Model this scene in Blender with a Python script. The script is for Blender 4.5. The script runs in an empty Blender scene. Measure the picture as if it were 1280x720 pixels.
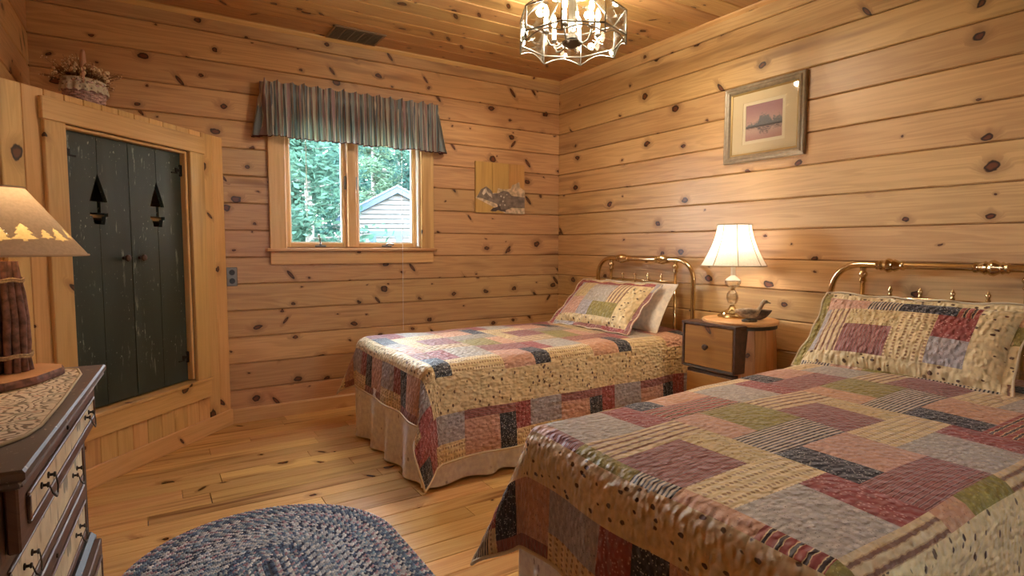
import bpy, bmesh, math, random
from mathutils import Vector, Matrix, noise as mnoise
from math import sin, cos, pi, hypot, atan2, sqrt
S = bpy.context.scene
COL = S.collection
rnd = random.Random(7)

# ------------------------------------------------------------------ camera
CAM = Vector((-2.9062, -3.8645, 1.0928))
yaw, pit, roll, FPX = .5644, -.0717, .0018, 715.887
fw = Vector((sin(yaw)*cos(pit), cos(yaw)*cos(pit), sin(pit)))
r0 = Vector((cos(yaw), -sin(yaw), 0)); u0 = r0.cross(fw)
rt = r0*cos(roll)+u0*sin(roll); up = -r0*sin(roll)+u0*cos(roll)
cd = bpy.data.cameras.new('camera'); cam = bpy.data.objects.new('camera', cd); COL.objects.link(cam)
cd.sensor_width = 36; cd.lens = FPX/1280*36; cd.clip_start = .02; cd.clip_end = 200
cam.matrix_world = Matrix(((rt.x, up.x, -fw.x, CAM.x), (rt.y, up.y, -fw.y, CAM.y), (rt.z, up.z, -fw.z, CAM.z), (0, 0, 0, 1)))
S.camera = cam
# ------------------------------------------------------------------ light and view
S.view_settings.view_transform = 'Standard'; S.view_settings.look = 'None'
S.view_settings.gamma = 1; S.view_settings.use_curve_mapping = False
S.view_settings.exposure = -0.30
S.cycles.use_denoising = True
S.cycles.max_bounces = 12; S.cycles.diffuse_bounces = 6; S.cycles.transparent_max_bounces = 24
S.cycles.sample_clamp_indirect = 6
W = bpy.data.worlds.new('sky'); S.world = W; W.use_nodes = True
wn = W.node_tree.nodes; wl = W.node_tree.links
bg = wn['Background']; bg.inputs[1].default_value = 60.0
wtc = wn.new('ShaderNodeTexCoord'); wsx = wn.new('ShaderNodeSeparateXYZ'); wr = wn.new('ShaderNodeValToRGB')
wl.new(wtc.outputs['Generated'], wsx.inputs[0]); wl.new(wsx.outputs[2], wr.inputs[0]); wl.new(wr.outputs[0], bg.inputs[0])
wr.color_ramp.elements[0].color = (.88, .94, 1, 1); wr.color_ramp.elements[1].color = (.68, .83, 1, 1)
CHANDELIER_W, LAMP_W, TWIG_LAMP_W = 13.0, 5.0, 2.4      # watts per bulb

# ------------------------------------------------------------------ helpers
def tag(o, label=None, cat=None, group=None, kind=None):
    for k, v in (('label', label), ('category', cat), ('group', group), ('kind', kind)):
        if v: o[k] = v
    return o
def empty(name, loc=(0, 0, 0), rz=0, parent=None):
    o = bpy.data.objects.new(name, None); COL.objects.link(o)
    o.location = loc; o.rotation_euler = (0, 0, rz); o.parent = parent
    o.empty_display_size = .05
    return o
def thing(name, label, cat, loc=(0, 0, 0), rz=0, group=None):
    return tag(empty(name, loc, rz), label, cat, group)

class MB:
    def __init__(s): s.v = []; s.f = []; s.uv = None; s.m = []; s.mi = 0
    def add(s, vs, fs):
        o = len(s.v); s.v += [tuple(p) for p in vs]
        for f in fs: s.f.append(tuple(i+o for i in f)); s.m.append(s.mi)
        return s
    def box(s, x0, x1, y0, y1, z0, z1, c=0):
        x0, x1 = sorted((x0, x1)); y0, y1 = sorted((y0, y1)); z0, z1 = sorted((z0, z1))
        if c <= 0:
            vs = [(x, y, z) for z in (z0, z1) for y in (y0, y1) for x in (x0, x1)]
            return s.add(vs, [(0, 2, 3, 1), (4, 5, 7, 6), (0, 1, 5, 4), (2, 6, 7, 3), (0, 4, 6, 2), (1, 3, 7, 5)])
        bm = bmesh.new(); bmesh.ops.create_cube(bm, size=1)
        bmesh.ops.scale(bm, vec=(x1-x0, y1-y0, z1-z0), verts=bm.verts)
        bmesh.ops.translate(bm, vec=((x0+x1)/2, (y0+y1)/2, (z0+z1)/2), verts=bm.verts)
        bmesh.ops.bevel(bm, geom=bm.edges[:], offset=c, segments=1, profile=.5, affect='EDGES')
        bm.verts.index_update()
        s.add([v.co[:] for v in bm.verts], [[v.index for v in f.verts] for f in bm.faces]); bm.free()
        return s
    def lathe(s, prof, c=(0, 0, 0), seg=24, axis='Z', a0=0, a1=2*pi):
        full = abs(a1-a0-2*pi) < 1e-6; n = seg if full else seg+1
        vs = []
        for r, h in prof:
            for i in range(n):
                a = a0+(a1-a0)*i/seg
                p = (r*cos(a), r*sin(a), h)
                if axis == 'Y': p = (p[1], p[2], p[0])
                if axis == 'X': p = (p[2], p[0], p[1])
                vs.append((p[0]+c[0], p[1]+c[1], p[2]+c[2]))
        fs = []
        for k in range(len(prof)-1):
            for i in range(seg):
                j = (i+1) % n if full else i+1
                fs.append((k*n+i, k*n+j, (k+1)*n+j, (k+1)*n+i))
        if full:
            if prof[0][0] > 1e-6: fs.append(tuple(range(n))[::-1])
            if prof[-1][0] > 1e-6: fs.append(tuple((len(prof)-1)*n+i for i in range(n)))
        return s.add(vs, fs)
    def tube(s, path, r, seg=8, closed=False, flat=1.0, upv=None):
        P = [Vector(p) for p in path]; n = len(P)
        R = r if isinstance(r, (list, tuple)) else [r]*n
        T = []
        for i in range(n):
            a = P[i-1] if (i or closed) else P[i]; b = P[(i+1) % n] if (i < n-1 or closed) else P[i]
            t = (b-a); T.append(t.normalized() if t.length > 1e-9 else Vector((0, 0, 1)))
        u = Vector(upv) if upv else (Vector((0, 0, 1)) if abs(T[0].z) < .9 else Vector((1, 0, 0)))
        vs = []
        for i in range(n):
            u = (u-T[i]*u.dot(T[i]))
            if u.length < 1e-6: u = T[i].orthogonal()
            u.normalize(); w = T[i].cross(u)
            for k in range(seg):
                a = 2*pi*k/seg; vs.append(P[i]+(w*cos(a)+u*sin(a)*flat)*R[i])
        fs = []
        for i in range(n if closed else n-1):
            j = (i+1) % n
            for k in range(seg):
                l = (k+1) % seg; fs.append((i*seg+k, i*seg+l, j*seg+l, j*seg+k))
        if not closed: fs += [tuple(range(seg))[::-1], tuple((n-1)*seg+k for k in range(seg))]
        return s.add(vs, fs)
    def ball(s, c, rx, ry=None, rz=None, seg=12, ring=8):
        ry = ry or rx; rz = rz or rx
        prof = [(sin(pi*i/ring), -cos(pi*i/ring)) for i in range(ring+1)]
        o = len(s.v); s.lathe(prof, seg=seg)
        for i in range(o, len(s.v)):
            x, y, z = s.v[i]; s.v[i] = (c[0]+x*rx, c[1]+y*ry, c[2]+z*rz)
        return s
    def poly(s, pts, h0, h1, plane='XY'):
        """extrude an outline (counter-clockwise) between two heights of the third axis"""
        n = len(pts)
        def P(a, b, h): return (a, b, h) if plane == 'XY' else ((a, h, b) if plane == 'XZ' else (h, a, b))
        vs = [P(a, b, h0) for a, b in pts]+[P(a, b, h1) for a, b in pts]
        fs = [tuple(range(n))[::-1], tuple(range(n, 2*n))]+[(i, (i+1) % n, n+(i+1) % n, n+i) for i in range(n)]
        return s.add(vs, fs)
    def grid(s, fn, nu, nv):
        vs = [fn(i/nu, j/nv) for j in range(nv+1) for i in range(nu+1)]
        fs = [(j*(nu+1)+i, j*(nu+1)+i+1, (j+1)*(nu+1)+i+1, (j+1)*(nu+1)+i) for j in range(nv) for i in range(nu)]
        return s.add(vs, fs)
    def build(s, name, mat, parent=None, smooth=False, fix=True, loc=None, rot=None, uv=None, cols=None):
        me = bpy.data.meshes.new(name); me.from_pydata(s.v, [], s.f)
        for m in (mat if isinstance(mat, (list, tuple)) else [mat]): me.materials.append(m)
        if isinstance(mat, (list, tuple)): me.polygons.foreach_set('material_index', s.m)
        if uv:
            L = me.uv_layers.new(name='UVMap')
            for lp in me.loops: L.data[lp.index].uv = uv[lp.vertex_index]
        if cols:
            A = me.color_attributes.new('Col', 'FLOAT_COLOR', 'POINT')
            for i, c in enumerate(cols): A.data[i].color = (*c, 1)
        if fix:
            bm = bmesh.new(); bm.from_mesh(me); bmesh.ops.recalc_face_normals(bm, faces=bm.faces); bm.to_mesh(me); bm.free()
        if smooth is True: me.polygons.foreach_set('use_smooth', [True]*len(me.polygons))
        elif smooth:
            me.polygons.foreach_set('use_smooth', [True]*len(me.polygons))
            bm = bmesh.new(); bm.from_mesh(me)
            for e in bm.edges:
                if len(e.link_faces) == 2 and e.calc_face_angle(0) > smooth: e.smooth = False
            bm.to_mesh(me); bm.free()
        me.update()
        o = bpy.data.objects.new(name, me); COL.objects.link(o); o.parent = parent
        if loc: o.location = loc
        if rot: o.rotation_euler = rot
        return o
def clone(o, loc=None, rot=None, parent=None):
    c = o.copy(); COL.objects.link(c)
    if loc is not None: c.location = loc
    if rot is not None: c.rotation_euler = rot
    if parent is not None: c.parent = parent
    return c

# ------------------------------------------------------------------ materials
def srgb(r, g, b):
    f = lambda c: (c/255/12.92) if c/255 <= .04045 else ((c/255+.055)/1.055)**2.4
    return (f(r), f(g), f(b), 1)
class NG:
    def __init__(s, name):
        s.mat = bpy.data.materials.new(name); s.mat.use_nodes = True
        s.t = s.mat.node_tree; s.b = s.t.nodes['Principled BSDF']; s.out = s.t.nodes['Material Output']
    def n(s, typ, ins=None, **kw):
        nd = s.t.nodes.new('ShaderNode'+typ)
        for k, v in kw.items(): setattr(nd, k, v)
        for k, v in (ins or {}).items(): s.set(nd.inputs[k], v)
        return nd
    def set(s, sock, v):
        if isinstance(v, bpy.types.NodeSocket): s.t.links.new(v, sock)
        elif isinstance(v, bpy.types.Node): s.t.links.new(v.outputs[0], sock)
        else: sock.default_value = v
    def m(s, op, a, b=None, c=None, clamp=False):
        d = {0: a}
        if b is not None: d[1] = b
        if c is not None: d[2] = c
        return s.n('Math', d, operation=op, use_clamp=clamp).outputs[0]
    def vm(s, op, a, b=None):
        d = {0: a}
        if b is not None: d[1] = b
        nd = s.n('VectorMath', d, operation=op); return nd.outputs[0]
    def sm(s, x, lo, hi, to0=0., to1=1.):
        return s.n('MapRange', {0: x, 1: lo, 2: hi, 3: to0, 4: to1}, interpolation_type='SMOOTHSTEP').outputs[0]
    def mix(s, f, a, b, mode='MIX'):
        nd = s.t.nodes.new('ShaderNodeMix'); nd.data_type = 'RGBA'; nd.blend_type = mode
        s.set(nd.inputs[0], f); s.set(nd.inputs[6], a); s.set(nd.inputs[7], b); return nd.outputs[2]
    def noise(s, vec, scale, detail=3., rough=.5, dist=0.):
        return s.n('TexNoise', {'Vector': vec, 'Scale': scale, 'Detail': detail, 'Roughness': rough, 'Distortion': dist}).outputs[0]
    def vor(s, vec, scale, feat='F1', rand=1.):
        return s.n('TexVoronoi', {'Vector': vec, 'Scale': scale, 'Randomness': rand}, feature=feat)
    def bump(s, h, strength=.3, dist=.01):
        s.set(s.b.inputs['Normal'], s.n('Bump', {'Height': h, 'Strength': strength, 'Distance': dist}))
    def p(s, **kw):
        for k, v in kw.items(): s.set(s.b.inputs[k.replace('_', ' ')], v)
        return s.mat

def plain(name, col, rough=.5, metal=0., spec=.5, noise=0., nscale=20.):
    g = NG(name); c = col
    if noise:
        tc = g.n('TexCoord').outputs['Object']; f = g.noise(tc, nscale, 4)
        lo = tuple(x*(1-noise) for x in col[:3])+(1,); hi = tuple(min(1, x*(1+noise)) for x in col[:3])+(1,)
        c = g.mix(g.sm(f, .3, .7), lo, hi)
    g.p(Base_Color=c, Roughness=rough, Metallic=metal, Specular_IOR_Level=spec)
    return g.mat

def wood(name, light, mid, dark, knots=.6, kscale=5.0, rough=.42, var=.32, ringc=38., bump=.25, knotcol=(44, 22, 8), gloss=.5, streak=.5, spike=.42):
    """boards: local X along the grain, local Y across; every object gets its own piece of tree"""
    g = NG(name)
    tc = g.n('TexCoord').outputs['Object']; rn = g.n('ObjectInfo').outputs['Random']
    off = g.n('CombineXYZ', {0: g.m('MULTIPLY', rn, 137.), 1: g.m('MULTIPLY', rn, 71.3), 2: g.m('MULTIPLY', rn, 19.)}).outputs[0]
    p = g.vm('ADD', tc, off); sp = g.n('SeparateXYZ', {0: p})
    x, y = sp.outputs[0], g.m('ADD', sp.outputs[1], g.m('MULTIPLY', sp.outputs[2], .7))
    # knots
    kv = g.n('CombineXYZ', {0: g.m('MULTIPLY', x, .72), 1: y, 2: 0.}).outputs[0]
    kv2 = g.vm('ADD', kv, g.vm('MULTIPLY', g.vm('SUBTRACT', g.n('TexNoise', {'Vector': kv, 'Scale': 26.}).outputs[1], (.5, .5, .5)), (.030, .030, 0)))
    vo = g.n('TexVoronoi', {'Vector': kv2, 'Scale': kscale, 'Randomness': 1.}, voronoi_dimensions='2D')
    d = vo.outputs['Distance']; cs = g.n('SeparateColor', {0: vo.outputs['Color']})
    keep = g.m('LESS_THAN', cs.outputs[0], knots)
    rad = g.m('MULTIPLY_ADD', g.m('POWER', cs.outputs[1], 1.8), .095, .026)
    q = g.m('DIVIDE', d, rad)
    kmask = g.m('MULTIPLY', keep, g.sm(q, 1.1, .85))
    khalo = g.m('MULTIPLY', keep, g.sm(q, 3.0, .9))
    # spike knots: long slanted ellipses, cut lengthwise
    ys_ = g.m('MULTIPLY', y, g.m('MULTIPLY_ADD', g.m('GREATER_THAN', g.m('FRACT', g.m('MULTIPLY', rn, 17.3)), .7), 2., -1.))
    sx_ = g.m('ADD', g.m('MULTIPLY', x, .62), g.m('MULTIPLY', ys_, .78)); sy_ = g.m('SUBTRACT', g.m('MULTIPLY', ys_, .62), g.m('MULTIPLY', x, .78))
    v3 = g.n('TexVoronoi', {'Vector': g.n('CombineXYZ', {0: g.m('MULTIPLY', sx_, 1.5), 1: g.m('MULTIPLY', sy_, 5.), 2: 0.}).outputs[0], 'Scale': 1.5, 'Randomness': 1.}, voronoi_dimensions='2D')
    c3_ = g.n('SeparateColor', {0: v3.outputs['Color']})
    q3 = g.m('DIVIDE', v3.outputs['Distance'], g.m('MULTIPLY_ADD', c3_.outputs[1], .05, .05))
    keep3 = g.m('LESS_THAN', c3_.outputs[0], knots*spike)
    kmask = g.m('MAXIMUM', kmask, g.m('MULTIPLY', keep3, g.sm(q3, 1.1, .85))); khalo = g.m('MAXIMUM', khalo, g.m('MULTIPLY', keep3, g.sm(q3, 2.6, .9)))
    # growth rings bending round the knots
    yy = g.m('ADD', y, g.m('MULTIPLY', khalo, .035))
    gv = g.n('CombineXYZ', {0: g.m('MULTIPLY', x, .32), 1: g.m('MULTIPLY', yy, 6.), 2: 0.}).outputs[0]
    broad = g.noise(gv, 2.2, 3., .55, .4)
    rings = g.m('FRACT', g.m('MULTIPLY', broad, ringc*.22))
    rings = g.m('MULTIPLY', g.sm(rings, 0., .8), g.sm(rings, 1., .72))
    fv = g.n('CombineXYZ', {0: g.m('MULTIPLY', x, 3.), 1: g.m('MULTIPLY', yy, 90.), 2: 0.}).outputs[0]
    fine = g.noise(fv, 2.0, 3., .6)
    sv = g.n('CombineXYZ', {0: g.m('MULTIPLY', x, .8), 1: g.m('MULTIPLY', yy, 9.), 2: 3.}).outputs[0]
    heart = g.m('MULTIPLY', g.sm(g.noise(sv, 1.5, 2., .5), .55, .8), streak)
    base = g.mix(g.m('MULTIPLY_ADD', rings, .42, g.m('MULTIPLY', g.m('SUBTRACT', fine, .5), .5), clamp=True), light, mid)
    base = g.mix(heart, base, dark)
    base = g.mix(g.m('MULTIPLY', khalo, .45), base, dark)
    kc = g.mix(g.sm(g.m('MINIMUM', q, q3), .35, .8), srgb(knotcol[0]*2.3, knotcol[1]*2.4, knotcol[2]*3.), srgb(*knotcol))
    base = g.mix(kmask, base, kc)
    hsv = g.n('HueSaturation', {'Hue': g.m('MULTIPLY_ADD', g.m('FRACT', g.m('MULTIPLY', rn, 31.7)), .016, .492), 'Saturation': 1.0,
              'Value': g.m('MULTIPLY_ADD', g.m('FRACT', g.m('MULTIPLY', rn, 7.77)), var, 1-var*.5), 'Color': base})
    g.p(Base_Color=hsv, Roughness=g.m('MULTIPLY_ADD', fine, .15, rough-.07), Specular_IOR_Level=gloss)
    g.bump(g.m('ADD', g.m('MULTIPLY', fine, .5), g.m('MULTIPLY', kmask, -.6)), bump, .002)
    return g.mat

M = {}
M['wall'] = wood('pine_wall_boards', srgb(206, 164, 114), srgb(168, 122, 80), srgb(120, 78, 46), knots=.85, kscale=5.8, streak=.75)
M['wallr'] = wood('pine_wall_wide_boards', srgb(208, 170, 116), srgb(172, 130, 82), srgb(122, 84, 50), knots=.6, kscale=5.2, streak=.75, spike=.06)
M['ceil'] = wood('pine_ceiling_boards', srgb(196, 152, 100), srgb(164, 116, 70), srgb(116, 72, 40), knots=.7, kscale=6., rough=.4)
M['trimwood'] = wood('pine_trim', srgb(220, 176, 118), srgb(198, 150, 90), srgb(158, 106, 58), knots=.3, kscale=4.5, var=.14)
M['cupboard'] = wood('pine_cupboard', srgb(224, 182, 118), srgb(202, 154, 90), srgb(158, 108, 58), knots=.5, kscale=5., var=.22)
M['floor'] = wood('pine_floor_planks', srgb(222, 178, 116), srgb(188, 136, 80), srgb(116, 70, 38), knots=.35, kscale=5., rough=.2, var=.42, streak=.95, bump=.1)
M['woodpanel'] = wood('honey_panel', srgb(200, 156, 92), srgb(180, 134, 72), srgb(140, 96, 50), knots=.05, var=.1)
M['barrel'] = wood('barrel_oak', srgb(186, 128, 76), srgb(158, 98, 52), srgb(112, 62, 30), knots=.1, var=.22, rough=.35)
M['drawerface'] = wood('drawer_birch', srgb(158, 108, 48), srgb(130, 84, 34), srgb(84, 50, 20), knots=.12, var=.1, rough=.35)
M['darkwood'] = plain('dark_brown_wood', srgb(72, 46, 32), .4, noise=.35, nscale=30)
M['dresserwood'] = wood('dresser_walnut', srgb(104, 74, 54), srgb(78, 54, 40), srgb(46, 32, 24), knots=0., var=.1, rough=.5, gloss=.3, knotcol=(40, 24, 16))
def worn(name, base, under, amt=.58, rough=.5, scale=18., stretch=(1, 1, .15)):
    g = NG(name); tc = g.n('TexCoord').outputs['Object']
    v = g.vm('MULTIPLY', tc, stretch)
    a = g.noise(v, scale, 6., .7); b = g.noise(tc, 3., 3.)
    mk = g.m('MULTIPLY', g.sm(a, amt, amt+.07), g.sm(b, .38, .62))
    spk = g.m('MULTIPLY', g.sm(g.noise(g.vm('MULTIPLY', tc, (1, 1, .5)), 90., 2.), .66, .70), g.sm(g.noise(tc, 4., 2.), .42, .6))
    mk = g.m('MAXIMUM', mk, spk)
    tone = g.mix(g.sm(g.noise(v, 6., 3.), .3, .7), tuple(c*.8 for c in base[:3])+(1,), tuple(c*1.25 for c in base[:3])+(1,))
    g.p(Base_Color=g.mix(mk, tone, under), Roughness=rough); g.bump(mk, .25, -.002); return g.mat
M['greenpaint'] = worn('worn_green_black_paint', srgb(54, 64, 58), srgb(150, 158, 142), .60, .34, 30.)
M['blackpaint'] = worn('worn_black_paint', srgb(34, 26, 22), srgb(120, 70, 40), .54, .45, 14., (1, 1, .35))
M['brass'] = plain('polished_brass', srgb(220, 200, 156), .16, 1.)
M['silver'] = plain('came_metal', srgb(150, 146, 136), .3, .9)
M['pewter'] = plain('dark_pewter', srgb(96, 88, 78), .35, 1.)
M['iron'] = plain('black_iron', srgb(24, 22, 22), .45, .4)
M['white'] = plain('white_enamel', srgb(238, 232, 218), .35)
M['dark'] = plain('cupboard_inside', srgb(30, 24, 20), .8)
M['plaster'] = plain('sheathing', srgb(150, 110, 70), .9)
M['metalgrey'] = plain('grey_metal', srgb(120, 116, 110), .35, .9)
M['vent'] = plain('brown_vent', srgb(128, 106, 82), .45, .3)
M['cord'] = plain('white_cord', srgb(236, 232, 224), .7)
M['twine'] = plain('jute_twine', srgb(170, 140, 96), .9, noise=.3, nscale=200)
M['bark'] = plain('twig_bark', srgb(112, 76, 60), .85, noise=.5, nscale=60)
M['slab'] = wood('slab_wood', srgb(214, 160, 106), srgb(192, 134, 80), srgb(150, 96, 54), knots=.1)
M['blacksteel'] = plain('antique_bronze_pull', srgb(62, 54, 44), .4, .85)

def glass_thin(name, tint=(.97, .98, .98, 1), spec=.06):
    g = NG(name); g.t.nodes.remove(g.b)
    tr = g.n('BsdfTransparent', {0: tint}); gl = g.n('BsdfGlossy', {0: (1, 1, 1, 1), 1: .02})
    fr = g.n('LayerWeight', {0: .25}); f = g.m('MULTIPLY_ADD', fr.outputs[0], .6, spec, clamp=True)
    mx = g.n('MixShader', {0: f, 1: tr.outputs[0], 2: gl.outputs[0]}); g.t.links.new(mx.outputs[0], g.out.inputs[0]); return g.mat
M['pane'] = glass_thin('window_glass', spec=.03)
M['leadglass'] = glass_thin('bevelled_glass', (.96, .97, .95, 1), .025)
M['crystal'] = glass_thin('lamp_crystal', (.96, .96, .94, 1), .20)
def emit(name, col, st):
    g = NG(name); g.p(Base_Color=col, Emission_Color=col, Emission_Strength=st); return g.mat
M['bulb'] = emit('lit_bulb', (1, .86, .62, 1), 14.)
def shade_mat(name, col, trans):
    g = NG(name); g.t.nodes.remove(g.b)
    tc = g.n('TexCoord').outputs['Object']; f = g.sm(g.noise(tc, 140., 3.), .3, .7)
    c = g.mix(f, tuple(x*.88 for x in col[:3])+(1,), col)
    d = g.n('BsdfDiffuse', {0: c}); t = g.n('BsdfTranslucent', {0: c})
    mx = g.n('MixShader', {0: trans, 1: d.outputs[0], 2: t.outputs[0]}); g.t.links.new(mx.outputs[0], g.out.inputs[0]); return g.mat
M['shade'] = shade_mat('ivory_lampshade', srgb(250, 240, 222), .42)
M['parchment'] = shade_mat('parchment_lampshade', srgb(206, 180, 148), .16)
M['treecut'] = shade_mat('punched_tree_paper', srgb(250, 226, 160), .75)

# ------------------------------------------------------------------ fabrics (UV in metres: U along the bed, V across)
def fabric(name, base, kind='plain', c2=None, c3=None, period=.02, rough=.52, quilt=1.0, sheen=.12):
    g = NG(name); uvn = g.n('TexCoord').outputs['UV']; uv = uvn
    sp = g.n('SeparateXYZ', {0: uv}); U, V = sp.outputs[0], sp.outputs[1]
    mott = g.noise(uv, 35., 4.)
    b = g.mix(g.sm(mott, .3, .7), tuple(c*.86 for c in base[:3])+(1,), tuple(min(1, c*1.1) for c in base[:3])+(1,))
    wob = g.m('MULTIPLY', g.m('SUBTRACT', g.noise(uv, 60., 2.), .5), period*.35)
    if kind == 'stripe':
        f = g.m('FRACT', g.m('DIVIDE', g.m('ADD', V, wob), period))
        b = g.mix(g.sm(f, .52, .58), b, c2)
        if c3: b = g.mix(g.m('MULTIPLY', g.sm(f, .62, .66), g.sm(f, .94, .9)), b, c3)
    elif kind == 'speck':
        vo = g.vor(uv, 1/period); b = g.mix(g.m('MULTIPLY', g.sm(vo.outputs[0], .34, .22), g.m('GREATER_THAN', g.n('SeparateColor', {0: vo.outputs[1]}).outputs[0], .35)), b, c2)
    elif kind == 'dots':
        q = g.vm('MULTIPLY', uv, (1., .72, 1.)); q = g.vm('ADD', q, g.vm('MULTIPLY', g.n('TexNoise', {'Vector': uv, 'Scale': 70.}).outputs[1], (.008, .008, 0)))
        vo = g.vor(q, 1/period); cc = g.n('SeparateColor', {0: vo.outputs[1]})
        mk = g.m('MULTIPLY', g.sm(vo.outputs[0], .27, .2), g.m('GREATER_THAN', cc.outputs[0], .22))
        b = g.mix(mk, b, g.mix(cc.outputs[1], c2, c3 or c2))
    elif kind == 'motif':
        q = g.vm('ADD', uv, g.vm('MULTIPLY', g.n('TexNoise', {'Vector': uv, 'Scale': 160.}).outputs[1], (.016, .016, 0)))
        vo = g.vor(q, 1/period); b = g.mix(g.m('MULTIPLY', g.sm(vo.outputs[0], .17, .10), .8), b, c2)
    elif kind == 'rows':
        f = g.m('FRACT', g.m('DIVIDE', V, period)); h = g.m('FRACT', g.m('DIVIDE', U, period*.55))
        dd = g.m('ADD', g.m('POWER', g.m('SUBTRACT', f, .5), 2.), g.m('MULTIPLY', g.m('POWER', g.m('SUBTRACT', h, .5), 2.), .5))
        b = g.mix(g.sm(dd, .05, .03), b, c2); b = g.mix(g.m('MULTIPLY', g.sm(f, .1, .04), .8), b, c3 or c2)
    elif kind == 'weave':
        vo = g.vor(g.vm('MULTIPLY', uv, (1., 2., 1.)), 1/period); b = g.mix(g.sm(vo.outputs[0], .25, .5, 0., .55), b, c2)
        b = g.mix(g.sm(g.noise(uv, 210., 1.), .66, .7), b, c3 or c2)
    # hand quilting: rows of small puckers
    pv = g.vm('ADD', g.n('CombineXYZ', {0: g.m('MULTIPLY', U, 46.), 1: g.m('MULTIPLY', V, 70.), 2: 0.}).outputs[0],
              g.vm('MULTIPLY', g.n('TexNoise', {'Vector': uv, 'Scale': 40.}).outputs[1], (.8, .8, 0)))
    vq = g.n('TexVoronoi', {'Vector': pv, 'Scale': 1., 'Randomness': .75}, feature='SMOOTH_F1')
    hgt = g.m('SUBTRACT', 1., g.m('MULTIPLY', vq.outputs[0], 1.3))
    g.p(Base_Color=b, Roughness=rough, Sheen_Weight=sheen, Sheen_Roughness=.4, Specular_IOR_Level=.45)
    if quilt: g.bump(hgt, 1.0*quilt, .013)
    return g.mat
K = {}
BR = srgb(74, 46, 34)
K['dotted'] = fabric('cream_leaf_print', srgb(226, 200, 148), 'dots', srgb(84, 56, 42), srgb(112, 84, 52), .023)
K['black'] = fabric('black_pin_dot', srgb(44, 44, 50), 'speck', srgb(190, 186, 176), None, .0065)
K['red'] = fabric('brick_red_print', srgb(148, 72, 64), 'speck', srgb(200, 150, 138), None, .009)
K['grey'] = fabric('oatmeal_grey_print', srgb(196, 182, 162), 'weave', srgb(150, 138, 126), srgb(90, 80, 74), .02)
K['lavender'] = fabric('lavender_grey_print', srgb(186, 174, 166), 'weave', srgb(148, 138, 138), srgb(90, 82, 88), .018)
K['olive'] = fabric('olive_print', srgb(160, 142, 72), 'weave', srgb(120, 106, 48), srgb(190, 176, 116), .016)
K['peach'] = fabric('peach_print', srgb(212, 164, 126), 'weave', srgb(190, 134, 100), srgb(150, 98, 74), .022)
K['pink'] = fabric('rose_pink_print', srgb(210, 164, 134), 'weave', srgb(186, 134, 108), srgb(134, 88, 74), .02)
K['plum'] = fabric('plum_pinstripe', srgb(146, 86, 78), 'stripe', srgb(186, 140, 124), srgb(110, 66, 62), .012)
K['redstripe'] = fabric('barn_red_ticking', srgb(156, 72, 60), 'stripe', srgb(216, 180, 130), srgb(58, 38, 34), .026)
K['check'] = fabric('black_cream_ticking', srgb(202, 182, 154), 'stripe', srgb(56, 48, 48), None, .012)
K['stripe'] = fabric('tan_brown_stripe', srgb(214, 186, 140), 'stripe', srgb(186, 150, 106), srgb(128, 88, 66), .026)
K['floral'] = fabric('tan_speckle', srgb(204, 176, 122), 'speck', srgb(146, 112, 70), None, .010)
K['cream'] = fabric('cream_row_print', srgb(222, 194, 142), 'rows', srgb(166, 128, 88), srgb(204, 170, 112), .026)
K['binding'] = fabric('cream_binding', srgb(216, 196, 160), quilt=.3)
K['backing'] = K['dotted']
K['linen'] = fabric('white_linen', srgb(238, 226, 204), quilt=0., rough=.8)
K['skirt'] = fabric('lilac_skirt_cotton', srgb(248, 246, 252), 'motif', srgb(160, 148, 158), None, .075, quilt=0., rough=.8)
K['lace'] = fabric('ivory_lace', srgb(206, 194, 172), 'speck', srgb(120, 106, 90), None, .014, quilt=.4)
K['mattress'] = fabric('mattress_ticking', srgb(226, 222, 212), quilt=0.)

# ================================================================== STRUCTURE
XL, YF, ZC = -3.39, -4.75, 2.44
H = .165; Z0 = 1.0258        # height of one board joint; courses repeat every H
WX0, WX1, WZ0, WZ1 = -2.165, -1.235, 1.09, 1.84     # rough opening of the window
def struct(o): o['kind'] = 'structure'; return o
mb = MB(); d0, d1 = .02, .16
mb.box(XL-.2, WX0, d0, d1, -.02, ZC+.1); mb.box(WX1, .2, d0, d1, -.02, ZC+.1)
mb.box(WX0, WX1, d0, d1, -.02, WZ0); mb.box(WX0, WX1, d0, d1, WZ1, ZC+.1)
wall_back = struct(mb.build('wall_back', M['plaster']))
wall_right = struct(MB().box(.02, .16, YF-.2, .02, -.02, ZC+.1).build('wall_right', M['plaster']))
wall_left = struct(MB().box(XL-.16, XL-.02, YF-.2, .02, -.02, ZC+.1).build('wall_left', M['plaster']))
FX0, FX1, FZ0, FZ1 = -1.75, -1.35, 1.3, 1.8        # unseen window added behind the camera for soft fill daylight
mb = MB(); mb.box(XL-.02, FX0, YF-.16, YF-.02, -.02, ZC+.1); mb.box(FX1, .02, YF-.16, YF-.02, -.02, ZC+.1); mb.box(FX0, FX1, YF-.16, YF-.02, -.02, FZ0); mb.box(FX0, FX1, YF-.16, YF-.02, FZ1, ZC+.1)
wall_front = struct(mb.build('wall_front', M['plaster']))
fill_win = struct(empty('added_fill_window', ((FX0+FX1)/2, YF, FZ0)))
for k, (a, b, c, d) in enumerate(((-.28, -.20, -.08, .58), (.20, .28, -.08, .58), (-.20, .20, .5, .58), (-.20, .20, -.08, 0), (-.02, .02, 0, .5))):
    o = MB().box(a, b, -.0, .022, c, d, .003).build('casing' if k < 4 else 'mullion', M['trimwood'], fill_win)
for a, b in ((-.20, -.02), (.02, .20)): MB().box(a, b, -.06, -.055, 0, .5).build('pane', M['pane'], fill_win)
floor = struct(MB().box(XL-.02, .02, YF-.02, .02, -.1, -.022).build('floor', M['darkwood']))
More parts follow.
